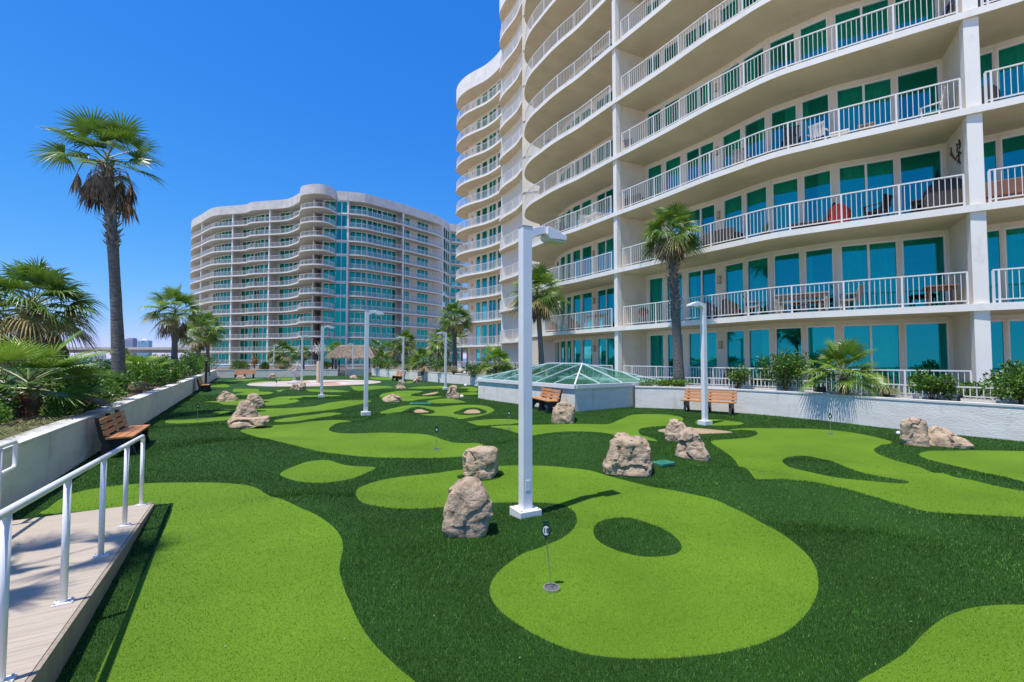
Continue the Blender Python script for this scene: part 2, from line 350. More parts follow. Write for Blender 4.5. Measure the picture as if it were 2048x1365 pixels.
splash_w = [(SPLASH_C[0] + SPLASH_R * math.cos(2 * PI * i / 64), SPLASH_C[1] + SPLASH_R * math.sin(2 * PI * i / 64)) for i in range(64)]

def make_ground():
    V = []; E = []
    def loop(poly):
        b0 = len(V); V.extend(poly); n = len(poly)
        E.extend([(b0 + i, b0 + (i + 1) % n) for i in range(n)])
    loop(DECK)
    for g in greens_w + isl_w + sand_w + [splash_w]: loop(g)
    xs = []
    y = -5.5
    while y < 54:
        d0 = max(abs(y), 1.5); st = max(.13, .02 * d0)
        xx = np.arange(-32, 17, st) + rng.uniform(0, st)
        if y < -1: xx = np.arange(-8, 17, .8)
        m = np.hypot(xx, y)
        xs.append(np.stack([xx, np.full_like(xx, y) + rng.uniform(-.2, .2, xx.shape) * st], 1)); y += st if y > -1 else .8
    P = np.concatenate(xs); P = P[inside(DECK, P[:, 0], P[:, 1])]
    # coarser where far off to the side
    V.extend([tuple(p) for p in P])
    vs, es, fs, _, _, _ = delaunay_2d_cdt([Vector(p) for p in V], E, [], 1, 1e-4)
    VX = np.array([(v.x, v.y) for v in vs]); F = np.array([f for f in fs if len(f) == 3])
    C = VX[F].mean(1)
    cls = np.zeros(len(F), int) - 1
    cls[~inside(DECK, C[:, 0], C[:, 1])] = -9
    ok = cls == -1
    for i, g in enumerate(greens_w): cls[ok & inside(g, C[:, 0], C[:, 1])] = i
    for g in isl_w: cls[ok & inside(g, C[:, 0], C[:, 1])] = -1
    for i, g in enumerate(sand_w): cls[ok & inside(g, C[:, 0], C[:, 1])] = 200 + i
    cls[ok & inside(splash_w, C[:, 0], C[:, 1])] = 300
    Z = H(VX[:, 0], VX[:, 1])
    d = np.hypot(VX[:, 0] - SPLASH_C[0], VX[:, 1] - SPLASH_C[1])
    Z = Z * np.clip((d - SPLASH_R) / 1.0, 0, 1)
    XYZ = np.concatenate([VX, Z[:, None]], 1)
    def sub(k, name, mat):
        f = F[cls == k]
        if len(f) == 0: return None
        u, inv = np.unique(f, return_inverse=True); me = bpy.data.meshes.new(name)
        a = VX[f]; s = (a[:, 1, 0] - a[:, 0, 0]) * (a[:, 2, 1] - a[:, 0, 1]) - (a[:, 2, 0] - a[:, 0, 0]) * (a[:, 1, 1] - a[:, 0, 1])
        tri = inv.reshape(f.shape); tri[s < 0] = tri[s < 0][:, ::-1]
        me.from_pydata(XYZ[u].tolist(), [], tri.tolist()); me.materials.append(mat)
        me.polygons.foreach_set('use_smooth', [True] * len(f)); me.update()
        o = bpy.data.objects.new(name, me); COL.objects.link(o); return o
    o = sub(-1, 'lawn', turf_m); tag(o, 'dark green long-pile artificial turf with low mounds', 'artificial turf', kind='structure')
    for i in range(len(greens_w)):
        o = sub(i, 'putting_green', green_m)
        if o: tag(o, GREEN_LABELS[i] if i < len(GREEN_LABELS) else 'small bright green putting surface far down the course', 'putting green', 'putting greens', 'structure')
    for i in range(len(sand_w)):
        o = sub(200 + i, 'sand_trap', sand_m); tag(o, SAND_LABELS[i], 'sand trap', 'sand traps', 'structure')
    o = sub(300, 'splash_pad', splash_m); tag(o, 'round white and orange splash pad floor at the far end', 'splash pad', kind='structure')
    return XYZ, F[cls == -1], F[(cls >= 0) & (cls < 200)]
GREEN_LABELS = ['large bright green beside the ramp at the near left', 'small leaf-shaped green left of the tall lamp post', 'long green with a flag pin left of the tall lamp post',
 'big round green with the number 18 pin and a dark island', 'green cut by the near right corner', 'winding green with a teardrop island on the right', 'green at the right edge beside two rocks',
 'green with a pin between the skylight and the square rock', 'small green behind the lamp post by the right wall', 'narrow green just left of the tall lamp post', 'green with two sand traps like a pair of eyes']
SAND_LABELS = ['wide pale sand patch behind the pointed rocks on the right', 'sand trap, left one of the two eye-like traps', 'sand trap, right one of the two eye-like traps', 'slanted sand trap beside the tall narrow rock']

# turf, green, sand materials
def fleck_mat(name, c0, c1, c2, s1, s2, bump, bd, rough=.8, spec=.2, big=None):
    m, nt, b = new_mat(name); N, L = nt.nodes, nt.links
    tc = N.new('ShaderNodeTexCoord')
    n = N.new('ShaderNodeTexNoise'); n.inputs['Scale'].default_value = s1; n.inputs['Detail'].default_value = 5; n.inputs['Roughness'].default_value = .75
    r = N.new('ShaderNodeValToRGB'); e = r.color_ramp.elements
    e[0].position = .3; e[0].color = (*c0, 1); e[1].position = .72; e[1].color = (*c2, 1); x = e.new(.5); x.color = (*c1, 1)
    L.new(tc.outputs['Object'], n.inputs['Vector']); L.new(n.outputs['Fac'], r.inputs['Fac'])
    nb = N.new('ShaderNodeTexNoise'); nb.inputs['Scale'].default_value = big or 1.1; nb.inputs['Detail'].default_value = 6; L.new(tc.outputs['Object'], nb.inputs['Vector'])
    rb = N.new('ShaderNodeValToRGB'); rb.color_ramp.elements[0].position = .3; rb.color_ramp.elements[0].color = (.80, .82, .80, 1); rb.color_ramp.elements[1].position = .7; rb.color_ramp.elements[1].color = (1.13, 1.1, 1.05, 1)
    L.new(nb.outputs['Fac'], rb.inputs['Fac'])
    mx = N.new('ShaderNodeMixRGB'); mx.blend_type = 'MULTIPLY'; mx.inputs[0].default_value = 1
    L.new(r.outputs['Color'], mx.inputs[1]); L.new(rb.outputs['Color'], mx.inputs[2]); L.new(mx.outputs[0], b.inputs['Base Color'])
    n2 = N.new('ShaderNodeTexNoise'); n2.inputs['Scale'].default_value = s2; n2.inputs['Detail'].default_value = 3; L.new(tc.outputs['Object'], n2.inputs['Vector'])
    bp = N.new('ShaderNodeBump'); bp.inputs['Strength'].default_value = bump; bp.inputs['Distance'].default_value = bd
    L.new(n2.outputs['Fac'], bp.inputs['Height']); L.new(bp.outputs[0], b.inputs['Normal'])
    b.inputs['Roughness'].default_value = rough; b.inputs['Specular IOR Level'].default_value = spec
    return m
turf_m = fleck_mat('long_pile_turf', (.009, .034, .003), (.017, .066, .006), (.036, .12, .014), 60, 60, .9, .03, .75, .25, .8)
green_m = fleck_mat('short_pile_turf', (.078, .155, .009), (.108, .212, .013), (.15, .275, .022), 70, 140, .7, .012, .8, .15, .7)
sand_m = fleck_mat('sand_turf', (.30, .215, .13), (.36, .265, .165), (.42, .32, .21), 40, 90, .4, .01)
splash_m, nt, b = new_mat('splash_pad_paint')
def build_splash():
    N, L = nt.nodes, nt.links
    tc = N.new('ShaderNodeTexCoord'); n = N.new('ShaderNodeTexNoise'); n.inputs['Scale'].default_value = .22; n.inputs['Detail'].default_value = 1
    r = N.new('ShaderNodeValToRGB'); r.color_ramp.interpolation = 'CONSTANT'; e = r.color_ramp.elements
    e[0].position = 0; e[0].color = (.46, .42, .39, 1); e[1].position = .5; e[1].color = (.48, .30, .19, 1); x = e.new(.58); x.color = (.50, .40, .33, 1); x = e.new(.42); x.color = (.54, .54, .54, 1)
    L.new(tc.outputs['Object'], n.inputs['Vector']); L.new(n.outputs['Fac'], r.inputs['Fac']); L.new(r.outputs['Color'], b.inputs['Base Color']); b.inputs['Roughness'].default_value = .6
build_splash()
XYZ, TURF, GREENF = make_ground()

blade_m, nt, b = new_mat('turf_blade')
def build_blade_mat():
    N, L = nt.nodes, nt.links
    g = N.new('ShaderNodeNewGeometry'); r = N.new('ShaderNodeValToRGB'); e = r.color_ramp.elements
    e[0].position = 0; e[0].color = (.015, .060, .004, 1); e[1].position = 1; e[1].color = (.24, .42, .10, 1); x = e.new(.82); x.color = (.034, .120, .010, 1)  # the few pale blades paint glinting sheen flecks into the pile
    L.new(g.outputs['Random Per Island'], r.inputs['Fac'])
    tc = N.new('ShaderNodeTexCoord'); nb = N.new('ShaderNodeTexNoise'); nb.inputs['Scale'].default_value = .75; nb.inputs['Detail'].default_value = 7; nb.inputs['Roughness'].default_value = .6
    rb = N.new('ShaderNodeValToRGB'); rb.color_ramp.elements[0].position = .36; rb.color_ramp.elements[0].color = (.62, .66, .62, 1); rb.color_ramp.elements[1].position = .66; rb.color_ramp.elements[1].color = (1.55, 1.45, 1.5, 1)  # broad noise patches paint lighter and darker nap sheen into the blade colour
    mx = N.new('ShaderNodeMixRGB'); mx.blend_type = 'MULTIPLY'; mx.inputs[0].default_value = 1
    L.new(tc.outputs['Object'], nb.inputs['Vector']); L.new(nb.outputs['Fac'], rb.inputs['Fac'])
    L.new(r.outputs['Color'], mx.inputs[1]); L.new(rb.outputs['Color'], mx.inputs[2]); L.new(mx.outputs[0], b.inputs['Base Color'])
    b.inputs['Roughness'].default_value = .6; b.inputs['Specular IOR Level'].default_value = .12
build_blade_mat()
def make_blades():
    T = XYZ[TURF]; C = T.mean(1); d = np.hypot(C[:, 0], C[:, 1])
    vis = (C[:, 1] > .5) & (np.abs(C[:, 0]) < C[:, 1] * 1.3 + .6) & (d < 30)
    T = T[vis]; d = d[vis]
    q = T.mean(1)[:, :2] - np.array(RAMP_R); al = q @ np.array(RAMP_D); ac = q @ np.array((RAMP_D[1], -RAMP_D[0]))
    keep = ~((al > -.03) & (ac > -.03)); T = T[keep]; d = d[keep]
    A = .5 * np.abs((T[:, 1, 0] - T[:, 0, 0]) * (T[:, 2, 1] - T[:, 0, 1]) - (T[:, 2, 0] - T[:, 0, 0]) * (T[:, 1, 1] - T[:, 0, 1]))
    dens = np.clip(15000 * (4.0 / np.maximum(d, 2.6)) ** 1.6, 420, 18000)
    cnt = rng.poisson(A * dens); idx = np.repeat(np.arange(len(T)), cnt); n = len(idx)
    r1 = np.sqrt(rng.random(n)); r2 = rng.random(n); t = T[idx]
    p = t[:, 0] * (1 - r1)[:, None] + t[:, 1] * (r1 * (1 - r2))[:, None] + t[:, 2] * (r1 * r2)[:, None]
    dd = d[idx]; k = np.sqrt(np.clip(dd / 4.0, .8, 9))
    ht = rng.uniform(.014, .028, n) * (1 + .12 * (k - 1)); w = rng.uniform(.0012, .0021, n) * k ** 1.6
    az = rng.uniform(0, 2 * PI, n); lean = rng.uniform(.1, .75, n) * ht
    baz = rng.uniform(0, 2 * PI, n)
    dirx, diry = np.cos(az), np.sin(az); bx, by = np.cos(baz) * w, np.sin(baz) * w
    V = np.zeros((n, 3, 3)); V[:, 0] = p; V[:, 1] = p; V[:, 2] = p
    V[:, 0, 0] -= bx; V[:, 0, 1] -= by; V[:, 1, 0] += bx; V[:, 1, 1] += by; V[:, 0, 2] -= .004; V[:, 1, 2] -= .004
    V[:, 2, 0] += dirx * lean; V[:, 2, 1] += diry * lean; V[:, 2, 2] += ht
    me = bpy.data.meshes.new('turf_pile'); me.vertices.add(3 * n); me.vertices.foreach_set('co', V.reshape(-1))
    me.loops.add(3 * n); me.loops.foreach_set('vertex_index', np.arange(3 * n, dtype=np.int32))
    me.polygons.add(n); me.polygons.foreach_set('loop_start', np.arange(0, 3 * n, 3, dtype=np.int32))
    me.update(calc_edges=True); me.validate(); me.materials.append(blade_m)
    o = bpy.data.objects.new('turf_grass', me); COL.objects.link(o)
    tag(o, 'upright dark green blades of the long artificial turf', 'grass', kind='stuff')
    print('blades', n)
make_blades()
def make_fuzz():
    """the short pile of the near greens: blades of about a centimetre"""
    T = XYZ[GREENF]; C = T.mean(1); d = np.hypot(C[:, 0], C[:, 1])
    vis = (C[:, 1] > .5) & (np.abs(C[:, 0]) < C[:, 1] * 1.3 + .6) & (d < 12.5)
    T = T[vis]; d = d[vis]
    q = T.mean(1)[:, :2] - np.array(RAMP_R); al = q @ np.array(RAMP_D); ac = q @ np.array((RAMP_D[1], -RAMP_D[0]))
    keep = ~((al > -.03) & (ac > -.03)); T = T[keep]; d = d[keep]
    A = .5 * np.abs((T[:, 1, 0] - T[:, 0, 0]) * (T[:, 2, 1] - T[:, 0, 1]) - (T[:, 2, 0] - T[:, 0, 0]) * (T[:, 1, 1] - T[:, 0, 1]))
    dens = np.clip(5200 * (4.0 / np.maximum(d, 2.6)) ** 1.6, 600, 6500) * np.clip((12.5 - d) / 7.5, 0, 1)
    cnt = rng.poisson(A * dens); idx = np.repeat(np.arange(len(T)), cnt); n = len(idx)
    r1 = np.sqrt(rng.random(n)); r2 = rng.random(n); t = T[idx]
    p = t[:, 0] * (1 - r1)[:, None] + t[:, 1] * (r1 * (1 - r2))[:, None] + t[:, 2] * (r1 * r2)[:, None]
    k = np.sqrt(np.clip(d[idx] / 4.0, .8, 3)); ht = rng.uniform(.006, .013, n) * k; w = rng.uniform(.0018, .003, n) * k
    az = rng.uniform(0, 2 * PI, n); lean = rng.uniform(.2, 1.3, n) * ht; baz = rng.uniform(0, 2 * PI, n)
    V = np.repeat(p[:, None, :], 3, 1); bx, by = np.cos(baz) * w, np.sin(baz) * w
    V[:, 0, 0] -= bx; V[:, 0, 1] -= by; V[:, 1, 0] += bx; V[:, 1, 1] += by; V[:, :2, 2] -= .002
    V[:, 2, 0] += np.cos(az) * lean; V[:, 2, 1] += np.sin(az) * lean; V[:, 2, 2] += ht
    me = bpy.data.meshes.new('green_pile'); me.vertices.add(3 * n); me.vertices.foreach_set('co', V.reshape(-1))
    me.loops.add(3 * n); me.loops.foreach_set('vertex_index', np.arange(3 * n, dtype=np.int32))
    me.polygons.add(n); me.polygons.foreach_set('loop_start', np.arange(0, 3 * n, 3, dtype=np.int32))
    me.update(calc_edges=True); me.validate()
    m, nt, b = new_mat('green_blade'); N, L = nt.nodes, nt.links
    g = N.new('ShaderNodeNewGeometry'); r = N.new('ShaderNodeValToRGB'); e = r.color_ramp.elements
    e[0].position = 0; e[0].color = (.075, .15, .007, 1); e[1].position = 1; e[1].color = (.22, .38, .043, 1); x = e.new(.6); x.color = (.125, .24, .014, 1)
    L.new(g.outputs['Random Per Island'], r.inputs['Fac']); L.new(r.outputs['Color'], b.inputs['Base Color']); b.inputs['Roughness'].default_value = .7; b.inputs['Specular IOR Level'].default_value = .2
    me.materials.append(m); o = bpy.data.objects.new('green_grass', me); COL.objects.link(o)
    tag(o, 'short bright green blades of the putting greens', 'grass', kind='stuff'); print('fuzz', n)
make_fuzz()

# the land, the beach and the water below the deck
bm = MB(); bm.add([(-900, -300, -7), (900, -300, -7), (900, 330, -7), (-900, 330, -7)], [(0, 1, 2, 3)])
o = bm.build('ground', pm('beach_sand', (.42, .36, .26), (.56, .50, .40), .9, .05, 6)); tag(o, 'pale sandy ground below the raised deck', 'ground', kind='structure')
bm = MB(); bm.add([(-16000, 330, -7), (16000, 330, -7), (16000, 22000, -7), (-16000, 22000, -7)], [(0, 1, 2, 3)])
o = bm.build('water', pm('sea', (.06, .13, .19), (.10, .19, .25), .25, .01, 4, .3, .4)); tag(o, 'calm sea reaching to the horizon', 'sea', kind='structure')
bm = MB()
bm.prism([(p[0], p[1]) for p in DECK], -7.1, -.25); o = bm.build('deck_podium', concrete); tag(o, 'concrete podium carrying the turf deck', 'podium', kind='structure')
# ------------------------------------------------------------------ towers
ST = 3.05; F0 = 0.61; TH = .22            # storey, top of the ground floor slab, slab thickness
def railing_mesh(lines, step, h=1.02, far=False):
    mb = MB()
    for ln in lines:
        pts = [Vector((p[0], p[1], 0)) for p in ln]
        for a, b_ in zip(pts[:-1], pts[1:]):
            mb.seg(a, b_, .05, h - .04, h, ext=.02)
            mb.seg(a, b_, .035, .09, .125, ext=.01)
        w = walk(ln, step); k = max(1, round(1.5 / step))
        for i, (x, y, a) in enumerate(w):
            if i % k == 0 or i == len(w) - 1:
                mb.box((x, y, (h - .04) / 2), (.05, .05, h - .04), a)
            else:
                mb.box((x, y, (h + .06) / 2), (.017, .017, h - .12), a)
        e = ln[-1]; mb.box((e[0], e[1], (h - .04) / 2), (.05, .05, h - .04))
    return mb

def sub_line(line, a, b_):
    """part of a polyline between arc lengths a and b"""
    out = []; acc = 0
    for p, q in zip(line[:-1], line[1:]):
        p = Vector(p); q = Vector(q); l = (q - p).length
        for t in (a, b_):
            pass
        s0, s1 = max(a, acc), min(b_, acc + l)
        if s1 > s0:
            A = p + (q - p) * ((s0 - acc) / l); B = p + (q - p) * ((s1 - acc) / l)
            if not out: out.append((A.x, A.y))
            out.append((B.x, B.y))
        acc += l
    return out
def length(line): return sum((Vector(q) - Vector(p)).length for p, q in zip(line[:-1], line[1:]))
def smooth_open(pts, n=4): return catmull(pts, n, False)

WSILL, WHEAD = .06, 2.66
def window_parts(p0, p1, mull, curtain, inward, origin, fine=True, head=WHEAD):
    """a glazed opening between two plan points: returns (frame, pane, curtain) builders relative to origin"""
    a = Vector((p0[0] - origin[0], p0[1] - origin[1])); b_ = Vector((p1[0] - origin[0], p1[1] - origin[1]))
    d = (b_ - a); l = d.length; u = d / l; nrm = Vector((-u.y, u.x))
    if nrm.dot(Vector(inward)) < 0: nrm = -nrm
    ang = math.atan2(u.y, u.x)
    fr = MB(); fw = .042; dp = .12; z0, z1 = WSILL, head
    def bx(mb, s, e, za, zb, dep, sh):
        m = a + u * ((s + e) / 2) + nrm * sh
        mb.box((m.x, m.y, (za + zb) / 2), (e - s, dep, zb - za), ang)
    bx(fr, 0, fw, z0, z1, dp, 0); bx(fr, l - fw, l, z0, z1, dp, 0)
    bx(fr, fw, l - fw, z0, z0 + .07, dp, 0); bx(fr, fw, l - fw, z1 - .055, z1, dp, 0)
    if mull: bx(fr, l / 2 - .035, l / 2 + .035, z0 + .07, z1 - .055, dp, 0)
    pn = MB(); q = a + nrm * .015; r = b_ + nrm * .015
    q2 = q + u * fw; r2 = r - u * fw
    pn.add([(q2.x, q2.y, z0 + .07), (r2.x, r2.y, z0 + .07), (r2.x, r2.y, z1 - .055), (q2.x, q2.y, z1 - .055)], [(0, 1, 2, 3)])
    cu = None
    if curtain:
        cu = MB(); s0, s1 = curtain; n = max(4, int((s1 - s0) * l / .075)); vs = []
        for i in range(n + 1):
            t = s0 + (s1 - s0) * i / n; o2 = a + u * (l * t) + nrm * (.17 + (.035 if i % 2 else -.0) + .01 * math.sin(i * 1.7))
            vs += [(o2.x, o2.y, .03), (o2.x, o2.y, head - .01)]
        cu.add(vs, [(2 * i, 2 * i + 2, 2 * i + 3, 2 * i + 1) for i in range(n)])
    return fr, pn, cu

def tower(root, org, outline_rail, slab_poly, walls, windows, nlev, roof_h, rail_step, mats, party, lights, rail_lines, core, far=False, level0=0, detailed=100, parapet_poly=None, rail0=True, glazed=None):
    """org: base point; walls: list of inner wall polylines; windows: list of (p0, p1, mullion, inward, keep_until_level)"""
    ox, oy = org
    st_m, edge_m, par_m, pn_m, so_m, wa_m = mats
    L2 = lambda pts: [(p[0] - ox, p[1] - oy) for p in pts]
    sp = L2(slab_poly)
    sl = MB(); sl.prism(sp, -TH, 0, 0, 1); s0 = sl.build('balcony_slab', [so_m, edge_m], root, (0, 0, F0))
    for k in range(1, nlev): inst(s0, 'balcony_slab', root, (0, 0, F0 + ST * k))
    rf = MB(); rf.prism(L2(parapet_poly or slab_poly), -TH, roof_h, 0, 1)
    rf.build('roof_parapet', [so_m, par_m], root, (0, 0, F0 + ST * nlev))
    # thin metal coping
    cp = MB(); pl = L2(parapet_poly or slab_poly)
    cp.prism(pl, roof_h + .003, roof_h + .06); cp.build('roof_coping', [coping_m], root, (0, 0, F0 + ST * nlev))
    for ln in rail_lines:
        r0 = railing_mesh([L2(ln)], rail_step, far=far).build('railing', rail_white, root, (0, 0, F0))
        for k in range(1, nlev): inst(r0, 'railing', root, (0, 0, F0 + ST * k))
    # walls of one storey, cut for the windows
    z1 = ST - TH
    items = [('w', ln) for ln in walls if len(ln) > 1] + [('o', [w[0], w[1]]) for w in windows]
    grp = list(range(len(items)))
    def root_of(i):
        while grp[i] != i: i = grp[i]
        return i
    for i in range(len(items)):
        for j in range(i):
            if any((Vector(p) - Vector(q)).length < .35 for p in items[i][1] for q in items[j][1]): grp[root_of(i)] = root_of(j)
    runs = {}
    for i, it in enumerate(items): runs.setdefault(root_of(i), []).append(it)
    for run in runs.values():
        wl = MB()
        for kind, ln in run:
            L_ = L2(ln)
            for a, b_ in zip(L_[:-1], L_[1:]):
                if kind == 'w': wl.seg(a, b_, .16, 0, z1, ext=.012)
                else: wl.seg(a, b_, .16, WHEAD, z1); wl.seg(a, b_, .16, 0, WSILL)
        w0 = wl.build('outer_wall', wa_m, root, (0, 0, F0))
        for k in range(1, nlev): inst(w0, 'outer_wall', root, (0, 0, F0 + ST * k))
    for pa in party:
        mb = MB(); (x0, y0), (x1, y1), w = pa[:3]; d = Vector((x1 - x0, y1 - y0)).normalized()
        top = F0 + ST * nlev - TH
        c0 = Vector((x0 - ox, y0 - oy)) + d * (.05 + w / 2)
        mb.box((c0.x, c0.y, top / 2), (w, w, top), math.atan2(d.y, d.x)); mb.build('column', edge_m, root, bevel=.012 if not far else 0)
        mb = MB(); s = c0 + d * (w / 2 + .002)
        mb.seg((s.x, s.y), (x1 - ox, y1 - oy), w - .06, 0, top); mb.build('party_wall', st_m, root)
    # glazing
    cand = []
    for k in range(nlev):
        for wi, w in enumerate(windows):
            m = ((w[0][0] + w[1][0]) / 2, (w[0][1] + w[1][1]) / 2, F0 + ST * k - CAM_Z + 1.3)
            sz = (Vector(w[0]) - Vector(w[1])).length / (m[0] ** 2 + m[1] ** 2 + m[2] ** 2)
            vis = 0 if abs(m[0]) > m[1] * 1.16 or m[2] > m[1] * .80 else 1
            cand.append((-vis, -sz, k, wi))
    cand.sort(); pick = set((k, wi) for _, _, k, wi in cand[:detailed])
    rest = MB(); cache = {}; rnd = random.Random(5)
    for k in range(nlev):
        for wi, (p0, p1, mull, inw) in enumerate(windows):
            q = rnd.random(); cur = (0.02, .98) if q < .55 else (.02, .45) if q < .68 else (.5, .98) if q < .8 else (.0, .22) if q < .9 else None
            key = (wi, cur)
            if (k, wi) in pick:
                if key in cache:
                    inst(cache[key], 'window', root, (0, 0, F0 + ST * k)); continue
                fr, pn, cu = window_parts(p0, p1, mull, cur, inw, org)
                f = fr.build('window', frame_m, root, (0, 0, F0 + ST * k)); pn.build('pane', pn_m, f)
                if cu: cu.build('curtain', curtain_m, f)
                cache[key] = f
            else:
                fr, pn, cu = window_parts(p0, p1, mull, cur, inw, org)
                for mb, mi in ((fr, 0), (pn, 1), (cu, 2)):
                    if mb: rest.add([(x, y, z + F0 + ST * k) for x, y, z in mb.v], mb.f, mi)
    if rest.f:
        o = rest.build('window', [frame_m, pn_m, curtain_m], root); o['kind'] = 'stuff'
    for (x, y, a) in lights:
        lm = MB(); lm.box((x - ox, y - oy, 2.0), (.10, .13, .30), a, 0); lm.box((x - ox, y - oy, 2.16), (.12, .15, .02), a, 1); lm.box((x - ox, y - oy, 1.84), (.12, .15, .02), a, 1)
        l0 = lm.build('wall_light', [lightglass, brass], root, (0, 0, F0))
        for k in range(1, nlev): inst(l0, 'wall_light', root, (0, 0, F0 + ST * k))
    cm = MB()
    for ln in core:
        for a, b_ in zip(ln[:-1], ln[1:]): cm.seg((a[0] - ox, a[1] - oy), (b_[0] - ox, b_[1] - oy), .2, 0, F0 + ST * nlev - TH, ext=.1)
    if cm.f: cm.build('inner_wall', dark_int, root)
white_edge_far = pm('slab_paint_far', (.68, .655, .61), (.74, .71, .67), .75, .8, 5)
lightglass = pm('lamp_glass', (.42, .34, .22), (.55, .46, .32), .4, 20)
brass = pm('dull_brass', (.28, .22, .14), None, .5, metal=.6)

# ---- the near tower
OUT_B0 = smooth_open([(19.8, 7.0), (18.8, 9.0), (17.6, 10.8), (16.3, 12.25), (15.0, 13.2), (14.3, 13.66)], 3)
OUT_B1 = smooth_open([(14.3, 13.66), (12.55, 14.83), (10.93, 15.99), (9.8, 16.93), (8.9, 18.2), (8.2, 19.25), (7.0, 21.4), (5.42, 23.95)], 4)
OUT_B2 = smooth_open([(5.42, 23.95), (4.58, 25.4), (3.85, 26.65), (3.24, 27.5), (2.55, 28.55), (1.92, 29.72), (1.38, 30.76), (1.06, 31.7), (.92, 32.9), (1.02, 34.0), (1.5, 34.9), (2.2, 35.6)], 4)
OUT_N = smooth_open([(1.02, 39.3), (.8, 40.0), (.45, 41.2), (-.08, 42.3), (-.68, 43.36), (-1.15, 44.5), (-1.28, 45.4), (-1.02, 46.3)], 4)
OUT_W = smooth_open([(-.75, 51.6), (-1.45, 53.4), (-2.5, 55.05), (-3.55, 56.25), (-4.85, 57.3), (-6.15, 58.5), (-7.1, 59.9), (-7.6, 61.2), (-7.7, 62.3), (-7.2, 63.5), (-6.2, 64.2)], 4)
BACK = [(-4, 66), (6, 64), (12, 50), (17, 36), (24, 26), (30, 14), (27, 4)]
slab1 = OUT_B0[:-1] + OUT_B1[:-1] + OUT_B2 + [(2.2, 37.4), (1.1, 37.7)] + OUT_N + [(-.75, 48.5)] + OUT_W + BACK
orgA = (7.5, 26.0)
W1 = [((7.5, 24.6), (8.0, 23.95), 0), ((8.15, 23.7), (8.66, 22.95), 0), ((8.85, 22.62), (9.66, 21.4), 1), ((9.92, 20.95), (10.33, 20.15), 0), ((10.43, 19.95), (10.87, 19.15), 0), ((11.02, 18.92), (11.64, 18.28), 0), ((11.8, 18.1), (12.42, 17.5), 0), ((12.65, 17.32), (14.05, 16.52), 1), ((14.22, 16.4), (15.13, 15.82), 0)]
def widen(W, e=.042):
    out = []
    for p0, p1, m in W:
        a, b_ = Vector(p0), Vector(p1); u = (b_ - a).normalized() * e; a = a - u; b_ = b_ + u; out.append(((a.x, a.y), (b_.x, b_.y), m))
    return out
W1 = widen(W1)
inn1 = [(7.35, 24.85)] + [p for w in W1 for p in w[:2]] + [(15.36, 15.7)]
W0 = [((15.64, 15.58), (16.28, 15.07), 0), ((16.4, 14.97), (17.3, 14.2), 0), ((17.5, 14.0), (18.8, 12.6), 1), ((19.05, 12.3), (20.1, 10.8), 0), ((20.3, 10.5), (21.2, 9.0), 0)]
W0 = widen(W0)
inn0 = [(15.36, 15.7)] + [p for w in W0 for p in w[:2]] + [(22.4, 7.0)]
W2 = [((6.25, 27.35), (5.48, 28.72), 1), ((5.2, 29.25), (4.72, 30.08), 0), ((4.62, 30.25), (4.22, 31.02), 0), ((4.12, 31.25), (3.9, 31.95), 0), ((3.82, 32.15), (3.58, 33.1), 0), ((3.52, 33.4), (3.46, 34.6), 0), ((3.45, 34.8), (3.45, 36.1), 0)]
W2 = widen(W2, .035)
inn2 = [(7.35, 24.85)] + [p for w in W2 for p in w[:2]] + [(3.45, 36.95)]
WW = [((-1.25, 55.4), (-1.75, 56.2), 0), ((-1.95, 56.5), (-2.9, 57.7), 1), ((-3.15, 58.0), (-3.9, 58.95), 0), ((-4.1, 59.2), (-4.7, 59.95), 0)]
innW = [(-.85, 54.6)] + [p for w in WW for p in w[:2]] + [(-5.9, 61.3), (-5.75, 64.0)]
def gaps(line, wins):
    """wall runs of an inner line that are not windows"""
    segs = []; ws = {(w[0], w[1]) for w in wins}
    for a, b_ in zip(line[:-1], line[1:]):
        if (a, b_) not in ws and (b_, a) not in ws: segs.append([a, b_])
    return segs
walls1 = gaps(inn1, W1) + gaps(inn0, W0) + gaps(inn2, W2) + gaps(innW, WW) + [[(3.45, 36.95), (.98, 37.6), (.98, 39.4), (1.25, 40.7), (.85, 42.3), (.15, 44.0), (-1.02, 46.2), (-.78, 48.5), (-.8, 51.4), (-.85, 54.6)]]
wins1 = [(a, b_, m, (.6, .8)) for a, b_, m in W1 + W0] + [(a, b_, m, (.9, .4)) for a, b_, m in W2] + [(a, b_, m, (.8, .6)) for a, b_, m in WW]
root = empty('apartment_tower', (orgA[0], orgA[1], 0), 'tall cream apartment tower with curved balconies and white railings on the right', 'apartment tower')
def mid_light(a, b_, out):
    m = (Vector(a) + Vector(b_)) / 2; d = Vector(b_) - Vector(a); n = Vector((-d.y, d.x)).normalized()
    if n.dot(Vector(out)) < 0: n = -n
    m = m + n * .13; return (m.x, m.y, math.atan2(n.y, n.x))
lights1 = [mid_light((9.66, 21.4), (9.92, 20.95), (-.8, -.6)), mid_light((5.48, 28.72), (5.2, 29.25), (-.9, -.4)), mid_light((-4.9, 60.2), (-5.6, 60.95), (-.7, -.7))]
inset = .09
rails1 = [offset_line(l, -inset) for l in (OUT_B0[:-1], OUT_B1[1:-1], OUT_B2[1:-6], OUT_N, OUT_W[:-2])]
core1 = [[(21, 24), (11.5, 27), (9.3, 32), (7.5, 37)], [(4, 52), (2, 60), (-3.5, 63.5)], [(21, 24), (26, 14)]]
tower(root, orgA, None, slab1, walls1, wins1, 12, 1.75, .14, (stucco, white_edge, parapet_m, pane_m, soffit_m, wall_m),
      [((14.26, 13.74), (15.36, 15.66), .36), ((5.45, 23.98), (7.32, 24.83), .28)], lights1, rails1, core1, detailed=100)

